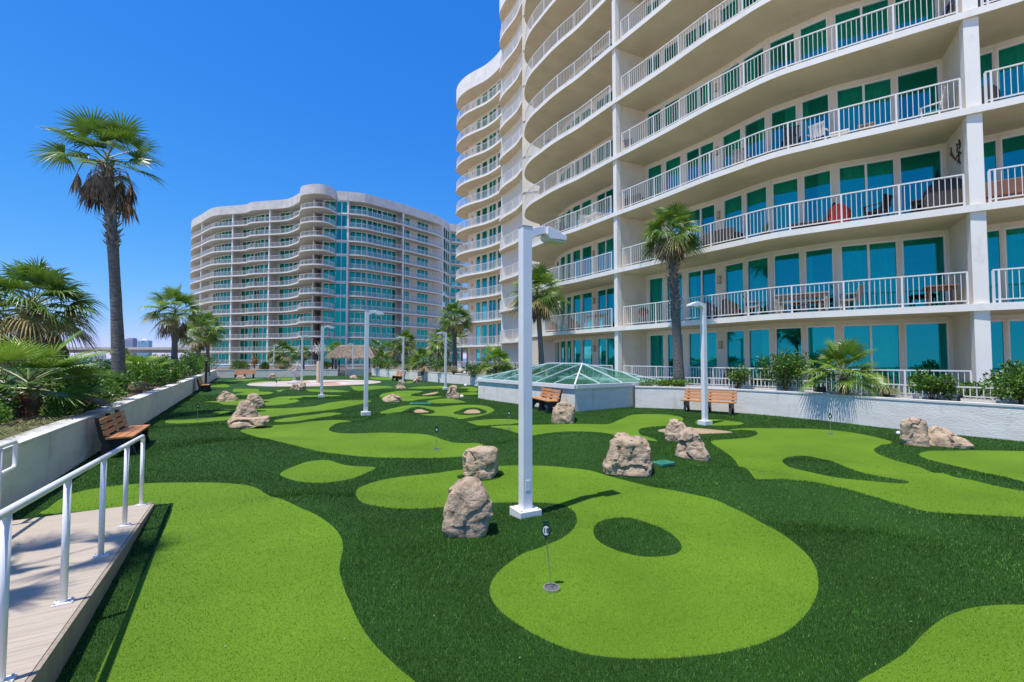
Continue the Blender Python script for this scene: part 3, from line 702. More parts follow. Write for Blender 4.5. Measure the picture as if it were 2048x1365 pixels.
# ---- the far tower
FAR = [(-93, 131), (-86.3, 121.3), (-80.2, 116.1), (-73.6, 110.7), (-68.1, 109.2), (-63.9, 108.2), (-61.8, 106.6), (-57.1, 105.6), (-52.0, 104.4), (-47.6, 100.6)]
FT = [(-47.0, 99.6), (-46.2, 98.0), (-45.2, 96.6), (-43.8, 95.9), (-42.0, 95.4), (-40.2, 95.7), (-39.2, 97.0), (-38.9, 99.4)]
FG = [(-38.9, 99.45), (-36.5, 99.8)]
FR = [(-36.4, 99.9), (-33.0, 101.0), (-30.5, 103.6), (-28.3, 105.8), (-25.9, 108.4), (-22.4, 113.0), (-19.6, 116.6), (-18.1, 120.4)]
FE = [(-18.0, 120.6), (-17.4, 124.0)]
FE2 = [(-16.6, 124.2), (-14.6, 125.2), (-13.0, 126.6), (-12.2, 128.6), (-12.6, 131.5)]
SFAR, SFT, SFR, SFE = smooth_open(FAR, 3), smooth_open(FT, 3), smooth_open(FR, 3), smooth_open(FE2, 3)
orgF = (-48.0, 112.0)
slabF = SFAR + SFT + FG + SFR + FE + SFE + [(-14, 138), (-45, 130), (-84, 142)]
innF_a = offset_line(smooth_open([(-80.2, 116.1), (-73.6, 111.5), (-68.1, 109.8), (-63.8, 108.6), (-61.8, 107.2), (-57.1, 106.2), (-52.0, 105.0), (-47.9, 102.6), (-44.2, 101.3)], 3), 2.1)
innF_b = [(-43.9, 103.2), (-41.6, 99.4), (-39.0, 99.9)]
innF_c = offset_line(smooth_open([(-36.6, 99.9), (-33.0, 101.0), (-30.5, 103.6), (-28.3, 105.8), (-25.9, 108.4), (-22.4, 113.0), (-19.2, 117.2)], 3), 2.2)
def auto_windows(line, inw, a0, a1, ws=(1.2, 1.2, 1.05), gap=(.07, .07, .30), mull=(0, 0, 0)):
    wins = []; wl = []; s = a0; i = 0; L = length(line); a1 = min(a1, L)
    last = a0
    def at(t):
        q = sub_line(line, max(t - 1e-4, 0), t + 1e-4 if t < L - 1e-3 else L); return q[-1] if q else line[-1]
    while s + ws[i % len(ws)] < a1:
        p, q = at(s), at(s + ws[i % len(ws)])
        if s > last + 1e-3: wl.append([at(last), p])
        wins.append((p, q, mull[i % len(mull)], inw)); last = s + ws[i % len(ws)]; s = last + gap[i % len(gap)]; i += 1
    return wins, wl, last
winsF = []; wallsF = []
def bay(line, inw, a0, s0, e0, a1):
    """inner wall from arc a0 to a1, windows between s0 and e0"""
    w, wl, last = auto_windows(line, inw, s0, e0)
    winsF.extend(w); wallsF.extend(wl)
    wallsF.append(sub_line(line, a0, s0)); wallsF.append(sub_line(line, last, a1))
LA = length(innF_a)
def near_arc(line, pt):
    best = (1e9, 0); acc = 0
    for p, q in zip(line[:-1], line[1:]):
        P_, Q_ = Vector(p), Vector(q); l = (Q_ - P_).length; t = max(0, min(1, (Vector(pt) - P_).dot(Q_ - P_) / (l * l)))
        d = (P_ + (Q_ - P_) * t - Vector(pt)).length
        if d < best[0]: best = (d, acc + l * t)
        acc += l
    return best[1]
cA = near_arc(innF_a, (-67.6, 111.5)); cB = near_arc(innF_a, (-56.4, 108.0)); cC = near_arc(innF_a, (-46, 104.0))
bay(innF_a, (.2, 1), 0, 3.2, cA - .2, cA); bay(innF_a, (.2, 1), cA, cA + .9, cB - .2, cB); bay(innF_a, (.2, 1), cB, cB + .9, LA - .3, LA)
wallsF.append([innF_a[-1], innF_b[0], innF_b[1]])
winsF += [((-41.5, 99.42), (-40.4, 99.64), 0, (.2, 1)), ((-40.3, 99.66), (-39.1, 99.88), 0, (.2, 1))]
wallsF.append([(-41.6, 99.4), (-41.5, 99.42)])
gz = [(-38.88, 99.62), (-37.75, 99.82), (-36.55, 100.02)]
winsF += [(gz[0], gz[1], 0, (-.1, 1)), (gz[1], gz[2], 0, (-.1, 1))]
LC = length(innF_c); cD = near_arc(innF_c, (-27.4, 110.2))
bay(innF_c, (-.7, .7), 0, .4, cD - .8, cD); 
wq, wl, last = auto_windows(innF_c, (-.7, .7), cD + .4, cD + 3.3); winsF += wq; wallsF += wl; wallsF.append(sub_line(innF_c, cD, cD + .4))
s2 = cD + 5.4; wallsF.append(sub_line(innF_c, last, s2)); wq, wl, last = auto_windows(innF_c, (-.7, .7), s2, s2 + 4.6); winsF += wq; wallsF += wl; wallsF.append(sub_line(innF_c, last, LC))
winsF += [((-17.9, 121.2), (-17.6, 122.6), 0, (-1, .2)), ((-17.55, 122.7), (-17.3, 124.0), 0, (-1, .2)), ((-17.0, 125.6), (-15.8, 126.3), 0, (-.5, .9)), ((-15.7, 126.4), (-14.6, 127.3), 0, (-.5, .9))]
wallsF += [[(-14.6, 127.3), (-14.3, 131)], [(-17.3, 124.0), (-17.0, 125.6)]]
rootF = empty('apartment_tower', (orgF[0], orgF[1], 0), 'distant twelve-storey apartment tower with wavy balconies at the end of the course', 'apartment tower')
def at_arc(line, s): return sub_line(line, s, s + .01)[0]
partyF = [((-67.9, 109.35), at_arc(innF_a, cA), .32), ((-57.0, 105.75), at_arc(innF_a, cB), .32), ((-80.1, 116.2), innF_a[0], .32),
          ((-43.6, 99.0), (-43.9, 103.2), .28), ((-36.45, 99.95), (-36.9, 102.0), .36), ((-26.1, 108.3), at_arc(innF_c, cD), .34), ((-18.2, 119.9), innF_c[-1], .34)]
railsF = [offset_line(l, inset if False else .12) for l in (SFAR, SFT, SFR, SFE)]
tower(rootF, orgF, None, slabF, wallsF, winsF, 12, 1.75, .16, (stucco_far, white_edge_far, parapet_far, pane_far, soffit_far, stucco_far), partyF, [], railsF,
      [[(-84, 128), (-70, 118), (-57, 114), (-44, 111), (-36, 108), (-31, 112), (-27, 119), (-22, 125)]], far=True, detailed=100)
# ------------------------------------------------------------------ plants
frond_a = pm('palm_leaf', (.07, .145, .014), (.15, .255, .032), .36, 5, 2, trans=.3)
frond_b = pm('palm_leaf_young', (.16, .29, .022), (.29, .43, .055), .36, 5, 2, trans=.32)
frond_y = pm('palm_leaf_yellow', (.30, .24, .06), (.42, .36, .14), .6, 5, 2, trans=.2)
frond_d = pm('palm_leaf_dead', (.125, .085, .058), (.26, .19, .135), .85, 6, 3)
petiole_m = pm('palm_stalk', (.13, .17, .05), (.22, .24, .09), .5, 5)
bark_m = pm('palm_bark', (.10, .092, .088), (.20, .185, .175), .9, 9, 8, .9, 26, stretch=(1, 1, 2.5))
boot_m = pm('palm_leaf_bases', (.14, .115, .09), (.30, .26, .215), .85, 9, 5, .4, 30)
redbark = pm('palm_fibre', (.10, .045, .025), (.20, .09, .05), .9, 12, 5, .5, 40)
leaf_g = [pm('shrub_leaf', (.06, .14, .012), (.12, .235, .026), .4, 6, 2, trans=.25), pm('shrub_leaf_light', (.12, .255, .022), (.21, .37, .05), .4, 6, 2, trans=.3)]
leaf_dk = pm('shrub_leaf_dark', (.018, .06, .012), (.04, .11, .022), .4, 6, 2, trans=.2)
twig_m = pm('twig', (.10, .07, .045), (.18, .13, .09), .9, 12)
drygrass_m = pm('dry_grass', (.16, .19, .06), (.34, .32, .15), .8, 8, trans=.2)
drybrown_m = pm('dry_brown_grass', (.26, .19, .11), (.40, .31, .19), .8, 8, trans=.2)

def fan_leaf(mb, base, az, el, pet, rad, rnd, mi=0, mstalk=None, nseg=30, spread=230, droop=.35, fold=.28, pw=.022):
    """one fan-shaped palm leaf: arching stalk, then pleated segments with free hanging tips"""
    ca, sa = math.cos(az), math.sin(az)
    pts = []; sag = .16 * pet * math.cos(el)
    for i in range(6):
        t = i / 5; r = pet * t
        pts.append(Vector((base[0] + ca * r * math.cos(el), base[1] + sa * r * math.cos(el), base[2] + r * math.sin(el) - sag * t * t)))
    if mstalk is not None: mb.tube(pts, [pw * (1.25 - .6 * i / 5) for i in range(6)], 4, mstalk, False)
    E_ = pts[-1]; T = (pts[-1] - pts[-2]).normalized()
    B = T.cross(Vector((0, 0, 1)))
    B = B.normalized() if B.length > .05 else Vector((-sa, ca, 0)); Nn = B.cross(T).normalized()
    tw = rnd.uniform(-.5, .5); B, Nn = B * math.cos(tw) + Nn * math.sin(tw), Nn * math.cos(tw) - B * math.sin(tw)
    for i in range(nseg):
        f = (i + .5) / nseg; a = R(spread) * (f - .5)
        rr = rad * (.72 + .28 * math.cos(a * .8)) * rnd.uniform(.9, 1.06)
        D = (T * math.cos(a) + B * math.sin(a)).normalized()
        side = (B * math.cos(a) - T * math.sin(a))
        D = (D + Nn * (fold * abs(math.sin(a)) * .8 + rnd.uniform(-.03, .03))).normalized()
        wd = rad * R(spread) / nseg * .5
        dr = droop * rnd.uniform(.6, 1.4)
        prof = [(.03, .06), (.28, .30), (.52, .40), (.78, .20), (1.0, .0)]
        vs = []
        for t, wk in prof:
            c = E_ + D * (rr * t) - Vector((0, 0, 1)) * (dr * rad * max(0, t - .42) ** 1.7 * 1.5)
            k = wd * wk * 1.05
            z = Nn * (k * .55)
            if wk == 0: vs.append(c)
            else: vs += [c - side * k, c + z, c + side * k]
        fs = []
        for j in range(3):
            o = 3 * j; fs += [(o, o + 1, o + 4, o + 3), (o + 1, o + 2, o + 5, o + 4)]
        fs += [(9, 10, 12), (10, 11, 12)]
        mb.add(vs, fs, mi)

def dead_leaf(mb, base, az, out, ln, rnd, mi=0, n=22):
    """a brown leaf hanging down against the trunk"""
    ca, sa = math.cos(az), math.sin(az); b0 = Vector(base)
    p1 = b0 + Vector((ca * out, sa * out, .05)); p2 = p1 + Vector((ca * out * .25, sa * out * .25, -ln * .3))
    mb.tube([b0, (b0 + p1) / 2 + Vector((0, 0, .08)), p1, p2], [.018, .016, .014, .01], 4, mi, False)
    side = Vector((-sa, ca, 0))
    for i in range(n):
        f = (i + .5) / n - .5; l = ln * .75 * rnd.uniform(.65, 1.05)
        d = (Vector((0, 0, -1)) + side * f * 1.1 + Vector((ca, sa, 0)) * rnd.uniform(-.12, .2)).normalized()
        a = p2; m_ = a + d * l * .5 + side * f * .08; e = a + d * l - Vector((0, 0, 1)) * 0 + side * (-f * .12 + rnd.uniform(-.04, .04))
        w = .022 * ln
        q = side.cross(d).normalized() * w * .5
        mb.add([a - side * w * .3, a + side * w * .3, m_ + side * w + q, m_ - side * w - q, e], [(0, 1, 2, 3), (3, 2, 4)], mi)

def palm(name, label, base, height, tilt, rad, nf, seed, dead=10, boots=0.0, tr=.16, low=-.35, droop=.4, skirt=1.0, group='fan palms', young=False, pet=None, base_bulge=1.15, cat='palm tree', yel=.12, nseg=30, fibre=False, hi=1.0):
    """tilt: crown offset from the foot (x, y)"""
    rnd = random.Random(seed)
    root = empty(name, base, label, cat, group)
    n = 14; pts = []; rs = []
    for i in range(n + 1):
        t = i / n; b_ = t * t * .35 + t * .65
        pts.append(Vector((tilt[0] * b_, tilt[1] * b_, height * t - (.25 if i == 0 else 0))))
        rs.append(tr * (base_bulge - (base_bulge - .86) * min(1, t * 2.2) + .03 * math.sin(i * 2.3)))
    tb = MB(); tb.tube(pts, rs, 14, 0)
    for i in range(int(height / .11)):       # leaf-scar rings
        t = i * .11 / height
        if t > .98: break
        k = t * n; j = min(int(k), n - 1); p = pts[j].lerp(pts[j + 1], k - j); r_ = rs[j] * (1 - k + j) + rs[j + 1] * (k - j)
        tb.tube([p + Vector((0, 0, -.012)), p + Vector((0, 0, .012))], [r_ * 1.004, r_ * 1.03], 14, 0, False)
    tb.build('trunk', [redbark if fibre else bark_m], root, smooth=True)
    top = pts[-1]
    if boots > 0:                            # criss-cross stubs of old leaves
        bb = MB(); nb = int(boots / .035)
        for i in range(nb):
            z = height - boots + boots * i / nb; t = z / height; k = t * n; j = min(int(k), n - 1); p = pts[j].lerp(pts[j + 1], k - j)
            a = i * 2.39996 + rnd.uniform(-.2, .2); ca, sa = math.cos(a), math.sin(a); sd_ = Vector((-sa, ca, 0)) * (1 if i % 2 else -1)
            o_ = Vector((ca, sa, 0)); l = rnd.uniform(.16, .27) * (1.5 if rnd.random() < .12 else 1); w = .055 * tr / .16
            p0 = p + o_ * tr * .85; p1 = p + o_ * (tr * 1.22) + Vector((0, 0, l * .55)) + sd_ * .06; p2 = p + o_ * (tr * 1.2 + l * rnd.uniform(.2, .65)) + Vector((0, 0, l * .95)) + sd_ * .10
            t_ = Vector((-sa, ca, 0))
            bb.add([p0 - t_ * w, p0 + t_ * w, p1 + t_ * w * .7, p1 - t_ * w * .7, p2 + t_ * w * .3, p2 - t_ * w * .3, p1 - o_ * .03, p0 - o_ * .05], [(0, 1, 2, 3), (3, 2, 4, 5), (0, 3, 6, 7), (1, 7, 6, 2)], 0)
        bb.build('leaf_bases', boot_m, root)
    cr = MB(); pet = pet or rad * .58
    for i in range(nf):
        t = (i + .5) / nf; el = math.asin(max(-1, min(1, hi - (hi - math.sin(low)) * t ** 1.05))) ; az = i * 2.39996 + rnd.uniform(-.25, .25)
        q = rnd.random(); mi = 1 if (young and q < .6) or q < .25 else 0
        if t > .72 and q < yel * 3.2: mi = 2
        if yel and t > .93 and rnd.random() < .3: mi = 3
        p = top + Vector((0, 0, .02 + .25 * (1 - t)))
        fan_leaf(cr, p, az, el, pet * rnd.uniform(.85, 1.1), rad * rnd.uniform(.52, .64), rnd, mi, 4, nseg, rnd.uniform(200, 260), droop * (1 + .9 * t), pw=.02 * rad / 1.9)
    cr.build('crown', [frond_a, frond_b, frond_y, frond_d, petiole_m], root)
    if dead:
        db = MB()
        for i in range(dead):
            az = i * 2.39996 + rnd.uniform(-.4, .4); z = -rnd.uniform(.05, .34) * skirt
            dead_leaf(db, top + Vector((math.cos(az) * tr * .5, math.sin(az) * tr * .5, z)), az, rnd.uniform(.16, .38) * rad * .9 * min(1, skirt), rnd.uniform(.75, 1.1) * skirt * rad * .72, rnd, 0)
        db.build('dead_fronds', frond_d, root)
    return root

SOIL = .80
def wall_l_x(y): return -6.6 - (y - 6.0) * .581
# the tall palm on the left
palm('palm_tree', 'tall fan palm with a brown skirt of dead fronds, towering over the left wall', (-12.55, 14.6, SOIL), 7.45, (-.56, -.1), 1.6, 16, 3, dead=17, boots=2.75, tr=.168, low=-.06, droop=.26, skirt=1.22, yel=.03, nseg=36, hi=.84)
palm('palm_tree', 'bushy fan palm with brown hanging fronds at the left edge', (-16.6, 15.5, -1.0), 4.55, (.2, 0), 1.8, 40, 5, dead=34, boots=.8, tr=.19, low=-.5, droop=.5, skirt=1.5, yel=.32)
palm('palm_tree', 'fan palm with dead fronds between the tall palm and the far tower', (-20.3, 27.4, SOIL), 3.85, (-.05, 0), 1.68, 24, 8, dead=10, boots=1.2, tr=.18, low=-.3, droop=.42, skirt=1.2, yel=.15)
palm('palm_tree', 'bright green fan palm against the left end of the far tower', (-24.3, 35.2, SOIL), 2.9, (.1, 0), 1.6, 26, 9, dead=7, boots=.8, tr=.18, low=-.4, droop=.45, young=True)
palm('palm_tree', 'slim fan palm close behind the bright green one', (-25.1, 37.6, SOIL), 3.6, (-.1, 0), 1.5, 22, 10, dead=8, boots=.8, tr=.15, low=-.4, droop=.45)
palm('palm_tree', 'fan palm in front of the tower just right of the near lamp post', (1.75, 26.3, .7), 4.9, (-.3, 0), 1.75, 34, 12, dead=13, boots=.9, tr=.165, low=-.55, droop=.42, skirt=1.1)
palm('palm_tree', 'fan palm with a long patterned trunk beside the right lamp post', (7.0, 19.1, .9), 6.2, (-.3, -.1), 1.28, 34, 14, dead=15, boots=3.1, tr=.20, low=-.62, droop=.5, skirt=1.0)
palm('palm_tree', 'fan palm standing beside the curved end of the near tower', (-4.65, 37.0, SOIL), 4.35, (-.05, 0), 1.5, 34, 16, dead=9, boots=1.0, tr=.20, low=-.6, droop=.5)
palm('palm_tree', 'thick trunked fan palm in the middle of the far planting', (-11.25, 48.0, SOIL), 2.75, (0, 0), 1.35, 30, 17, dead=6, boots=.8, tr=.30, low=-.6, droop=.5, nseg=22)
palm('palm_tree', 'palm behind the left wall shading the ramp', (-6.35, 2.35, SOIL), 6.3, (.15, 0), 1.35, 6, 77, dead=0, boots=.8, tr=.18, low=-.4, droop=.4)
for i, (x_, y_, h_, r_) in enumerate([(-14.0, 2.6, 5.2, 1.8), (-17.5, 5.0, 4.0, 1.7), (-23.0, 1.0, 5.6, 1.9), (-20.0, 9.5, 3.6, 1.7), (-27.0, -4.0, 5.0, 1.9)]):
    palm('palm_tree', ['palm mirrored in the ground floor windows, nearest the ramp', 'shorter palm mirrored in the ground floor windows', 'tall palm mirrored in the windows, standing well left of the deck', 'low palm outside the photo, left of the big low fan palm', 'palm mirrored in the windows, farthest behind the viewer'][i], (x_, y_, -.5), h_ + .5, (.1, 0), r_, 26, 80 + i, dead=6, boots=.8, tr=.17, low=-.4, droop=.42, nseg=22)
# smaller palms beyond the far wall
for i, (px, py, pz, Y, r_, lab) in enumerate([
    (567, 712, 2.4, 58, 1.9, 'leafy low palm in front of the left half of the far tower'),
    (607, 712, 2.9, 60, 1.1, 'grey trunked palm behind the slanted pole'),
    (672, 705, 2.6, 62, 1.4, 'palm peeping over the left end of the thatched roof'),
    (749, 699, 3.4, 60, 1.1, 'palm just right of the thatched hut'),
    (776, 707, 2.5, 60, 1.4, 'low palm left of the thick trunked palm'),
    (884, 694, 2.8, 46, 1.9, 'drooping palm behind the lamp near the tower end'),
    (924, 668, 4.2, 66, 2.0, 'palm visible under the end balconies of the near tower'),
    (935, 690, 3.0, 70, 1.3, 'slim palm seen through the gap beside the near tower'),
    (243, 715, 1.4, 44, .8, 'small palm behind the trunk of the tall palm')]):
    p = AT(px, py, Y)
    h = max(p.z - .2, 1.0)
    palm('palm_tree', lab, (p.x, p.y, p.z - h if i in (6, 7) else .4), h, (0, 0), r_, 24, 40 + i, dead=4, boots=.4, tr=.16, low=-.5, droop=.5, nseg=18)

# low fan palms
def low_palm(lab, base, h, rad, nf, seed, yel=.1, young=False, low=-.2, droop=.24, tr=.15, pet=None, nseg=30, dead=0, fibre=True, hi=1.0):
    return palm('fan_palm', lab, base, h, (0, 0), rad, nf, seed, dead=dead, boots=h * .6, tr=tr, low=low, droop=droop, group='low fan palms', young=young, cat='fan palm', yel=yel, pet=pet, nseg=nseg, skirt=.5, fibre=fibre, hi=hi)
low_palm('big low fan palm with wide spreading leaves at the left wall', (-9.75, 9.2, SOIL), .50, 1.5, 17, 21, yel=.10, low=-.10, hi=.78, droop=.13, tr=.20, nseg=38, dead=7, pet=.78, young=True)
for i, (Y, dx, r_, lab) in enumerate([(17.5, -1.3, 1.5, 'low fan palm just right of the tall palm trunk'), (20.5, -1.2, 1.7, 'broad low fan palm in the left bed beyond the tall palm'), (23.0, -2.0, 1.5, 'low fan palm half hidden in the left bed shrubs'),
                                (30.0, -1.4, 1.3, 'low fan palm near the far end of the left bed')]):
    low_palm(lab, (wall_l_x(Y) + dx - .3, Y, SOIL), .45, r_ * .72, 17, 60 + i, young=True, nseg=26, low=-.15, hi=.7)
x, y = AT(1690, 785, 15.3).xy
low_palm('yellow-green fan palm on the right wall casting long leaf shadows', (10.63, 14.62, .82), .55, 1.12, 24, 31, young=True, low=-.2, droop=.30, tr=.135, yel=0, nseg=32)
p = AT(846, 745, 40.5); low_palm('bright fan palm on the far right-hand wall', (p.x, p.y, SOIL), .75, 1.35, 26, 33, young=True, low=-.4, nseg=24)
p = AT(990, 745, 27.5); low_palm('low fan palm behind the left end of the skylight', (p.x, p.y, SOIL - .1), .85, 1.15, 22, 34, young=True, low=-.5, nseg=24)
p = AT(762, 735, 52); low_palm('small pale fan palm right of the thatched hut', (p.x, p.y, SOIL), .8, 1.1, 20, 35, yel=.3, low=-.4, nseg=20)

# shrubs of loose leaves
def shrub(lab, base, size, seed, n=1500, leaf=.07, mats=None, clumps=9, group='leafy shrubs', cat='shrub', twigs=7):
    rnd = random.Random(seed); mb = MB(); mats = mats or (leaf_g + [leaf_dk])
    sx_, sy_, sz_ = size; cl = []
    for i in range(clumps):
        a = rnd.uniform(0, 2 * PI); r_ = rnd.random() ** .5 * .62; z = rnd.uniform(.28, .85)
        cl.append((math.cos(a) * r_ * sx_, math.sin(a) * r_ * sy_, z * sz_, rnd.uniform(.26, .46)))
    for i in range(n):
        c = cl[rnd.randrange(clumps)]; d = Vector((rnd.gauss(0, 1), rnd.gauss(0, 1), rnd.gauss(0, 1))).normalized(); k = rnd.random() ** .45 * c[3]
        p = Vector((c[0] + d.x * k * sx_, c[1] + d.y * k * sy_, max(.03, c[2] + d.z * k * sz_ * .9)))
        ax = (d + Vector((rnd.uniform(-.8, .8), rnd.uniform(-.8, .8), rnd.uniform(-.2, .9)))).normalized()
        sd_ = ax.cross(Vector((rnd.uniform(-1, 1), rnd.uniform(-1, 1), rnd.uniform(-1, 1)))).normalized(); nn = ax.cross(sd_)
        l = leaf * rnd.uniform(.7, 1.35); w = l * .30
        q = rnd.random(); mi = 1 if q < .33 else (2 if q > .72 else 0)
        mb.add([p, p + ax * l * .5 + sd_ * w + nn * w * .35, p + ax * l, p + ax * l * .5 - sd_ * w + nn * w * .35], [(0, 1, 2), (0, 2, 3)], mi)
    o = mb.build('shrub', mats, None, base); tag(o, lab, cat, group)
    tw = MB()
    for i in range(twigs):
        c = cl[i % clumps]; tw.tube([(c[0] * .15, c[1] * .15, -.05), (c[0] * .5, c[1] * .5, c[2] * .55), (c[0], c[1], c[2])], [.018, .012, .006], 5, 0, False)
    tw.build('stem', twig_m, o)
    return o
rb = [(2.0, .75, 1.15)]
shrub('long leafy shrub beside the right lamp post on the wall', (9.85, 16.5, .85), (1.3, .5, 1.3), 1, 3000, .085, clumps=17)
shrub('round shrub just right of the yellow-green fan palm', (12.0, 13.0, .82), (.62, .5, .78), 2, 1700, .08)
shrub('big shrub at the right edge of the photo above the wall', (13.0, 11.65, .82), (.85, .55, .95), 3, 2300, .085, clumps=12)
shrub('shrub by the right wall close to the lamp post', (8.7, 17.6, .85), (.6, .45, .8), 4, 900, .08)
low_hedge = shrub('low clipped hedge behind the picket fence on the right', (13.2, 12.9, .8), (1.3, .3, .48), 5, 1500, .07, clumps=16, group=None, cat='hedge')
low_hedge.rotation_euler = (0, 0, R(-48))
for i, (Y, dx, sc, lab) in enumerate([(10.2, -.85, .85, 'leafy shrub under the big low fan palm'), (9.1, -.62, .42, 'small bright shrub on the wall edge in front of the low fan palm'), (7.5, -1.3, .5, 'small leafy clump in the near part of the left bed'), (11.4, -.8, .95, 'light green shrub between the low fan palm and the tall trunk'), (8.3, -2.0, .8, 'shrub behind the white pickets at the left edge'),
     (12.6, -.75, .85, 'shrub at the foot of the tall palm'), (16.2, -.95, 1.0, 'bright shrub right behind the left wall past the tall palm'), (18.2, -.8, .9, 'shrub in the left bed below the broad fan palm'),
     (21.0, -.8, 1.05, 'shrub in the middle of the left bed'), (24.5, -.9, 1.15, 'green shrub in the left bed near the dead-fronded palm'), (28.5, -.9, 1.35, 'bright shrub crowding the left wall far along'),
     (33.0, -.9, 1.5, 'last but one bright shrub at the far end of the left bed'), (12.2, -2.6, 1.1, 'shrub behind the low fan palm seen past its leaves'), (38.5, -1.0, 1.7, 'tall yellow-green shrub at the far end of the left bed'), (43.5, -1.0, 1.5, 'dark shrub at the corner of the left and far walls'),
     (19.5, -2.6, 1.3, 'tall shrub set back in the left bed'), (14.0, -2.8, 1.2, 'shrub behind the foot of the tall palm'), (26.5, -2.4, 1.4, 'bushy shrub set back beside the dead-fronded palm')]):
    shrub(lab, (wall_l_x(Y) + dx, Y, SOIL - .05), (.95 * sc, .95 * sc, 1.0 * sc), 20 + i, 2300 if sc > .6 else 1200, (.08 if sc > .6 else .06) * (1 if Y < 20 else 1.25), clumps=11, mats=([leaf_g[1], leaf_g[1], leaf_g[0]] if i in (1, 2, 3, 6, 11, 10, 13, 8) else None))
for i, (px, Y, sx_, sz_, lab) in enumerate([(478, 49.5, 1.3, 1.0, 'round dark shrub behind the far bench'), (512 - 30, 52, 1.2, .9, 'dark shrub set back behind the far bench'), (527, 51, .9, .8, 'shrub left of the far lamp post'),
     (572, 53, 1.6, 1.0, 'wide shrub behind the slanted pole'), (651, 55, .8, 1.0, 'shrub left of the thatched hut'), (757, 51, 1.2, 1.3, 'shrub right of the gate'), (785, 48, 1.3, 1.3, 'shrub on the far right-hand wall'),
     (822, 44, 1.2, 1.7, 'tall shrub beside the thick trunked palm'), (870, 40, 1.3, 1.4, 'light shrub left of the tower end palm'), (885, 38, .9, 1.0, 'shrub under the tower end palm'), (948, 33, 1.0, .9, 'shrub by the wall left of the skylight'), (1016, 29.5, 1.3, 1.0, 'shrub behind the skylight beside the lamp post'), (1066, 28.5, .5, .7, 'small shrub at the foot of the palm behind the skylight')]):
    p = AT(px, 740, Y); shrub(lab, (p.x, p.y, SOIL - .1), (sx_, sx_ * .8, sz_), 50 + i, 1100, .12, clumps=9, mats=([leaf_g[0], leaf_g[0], leaf_dk] if i < 5 else None))
# a row of trees beyond the deck, behind the gap by the towers, left bank growth
def tuft(lab, base, h, n, seed, m, lean=(0, 0), spread=.5, name='grass_tuft'):
    rnd = random.Random(seed); mb = MB()
    for i in range(n):
        a = rnd.uniform(0, 2 * PI); l = h * rnd.uniform(.7, 1.2); o_ = spread * rnd.uniform(.3, 1.0)
        dx, dy = math.cos(a) * o_ + lean[0] * l, math.sin(a) * o_ + lean[1] * l
        pts = [Vector((math.cos(a) * .05, math.sin(a) * .05, 0)), Vector((dx * .35, dy * .35, l * .55)), Vector((dx * .75, dy * .75, l * .62)), Vector((dx * 1.15, dy * 1.15, l * .30))]
        s_ = Vector((-dy, dx, 0)); s_ = (s_.normalized() if s_.length > 1e-4 else Vector((1, 0, 0))) * .006
        vs = []
        for k, p in enumerate(pts): vs += [p - s_ * (1.2 - k * .3), p + s_ * (1.2 - k * .3)]
        mb.add(vs, [(0, 1, 3, 2), (2, 3, 5, 4), (4, 5, 7, 6)], 0)
    o = mb.build(name, m, None, base); tag(o, lab, 'grass tuft', 'grass tufts'); return o
tuft('grass tuft spilling over the right wall beside the fan palm', (11.55, 14.1, .82), .42, 320, 1, drygrass_m, (-.5, -.6), .45)
tuft('brown dry grass clump on the left wall past the tall palm', (wall_l_x(15.6) - .55, 15.6, SOIL), .55, 380, 2, drybrown_m, (0, 0), .42)
tuft('dark grassy tuft on the near end of the left bed', (-7.75, 6.6, SOIL - .05), .35, 420, 3, drygrass_m, (.1, 0), .5)
tuft('weeping grass hanging over the wall near the skylight', (-4.35, 34.2, SOIL), .9, 420, 4, drygrass_m, (-.4, -.5), .8)
tuft('yellowish grass clump hanging over the far right-hand wall', (-9.6, 42.0, SOIL), .9, 300, 5, drygrass_m, (-.3, -.5), .7)
tuft('tan grass clump behind the far wall', (-25.2, 49.6, SOIL), .9, 260, 6, drybrown_m, (0, 0), .9)
for i in range(5):
    y_ = 6.3 + i * .75; tuft('trailing dry strands on the soil of the left bed' , (wall_l_x(y_) - .75, y_, SOIL - .04), .22, 120, 30 + i, drygrass_m, (.3, .2), .7)
# trailing plant on the corner of the right planter
shrub('low trailing plant spilling over the wall at the palm foot', (6.3, 18.75, .82), (1.3, .35, .28), 90, 1500, .07, clumps=18, mats=[leaf_g[1], leaf_g[1], leaf_g[0]], group=None, cat='trailing plant', twigs=3).rotation_euler = (0, 0, R(-18))
# plant with orange leaves beyond the far wall
orange_m = pm('orange_leaf', (.40, .20, .03), (.55, .30, .05), .6, 6)
p = AT(509, 741, 49.2); shrub('orange leaved potted plant standing behind the far wall', (p.x, p.y, .95), (.45, .45, 1.25), 95, 500, .12, mats=[orange_m, orange_m, twig_m], clumps=6, group=None, cat='plant')
# ------------------------------------------------------------------ walls of the deck
soil_m = pm('soil', (.10, .075, .05), (.22, .17, .12), .95, 6, 7, .6, 30)
def wall_run(name, label, line, th, h, side, cat='wall', cop=True, zb=-.3, mat=None, group=None):
    """line = face towards the turf; side +1: thickness to the left of travel, -1: to the right"""
    back = offset_line(line, th * side); mb = MB(); mb.prism(line + back[::-1], zb, h - (.05 if cop else 0), 0)
    o = mb.build(name, mat or wallwhite); tag(o, label, cat, group)
    if cop:
        f = offset_line(line, -.018 * side); b2 = offset_line(line, (th + .018) * side); c = MB(); c.prism(f + b2[::-1], h - .047, h, 0)
        c.build('coping', coping_m, o, bevel=.012)
    return o
wall_run('planter_wall', 'long white planter wall along the left side of the turf', WALL_L, .30, .84, 1)
wall_run('planter_wall', 'low white wall closing the far end behind the bench', WALL_FAR, .28, .80, 1)
wall_run('planter_wall', 'white planter wall running back on the right beyond the skylight', WALL_RF, .28, .82, 1)
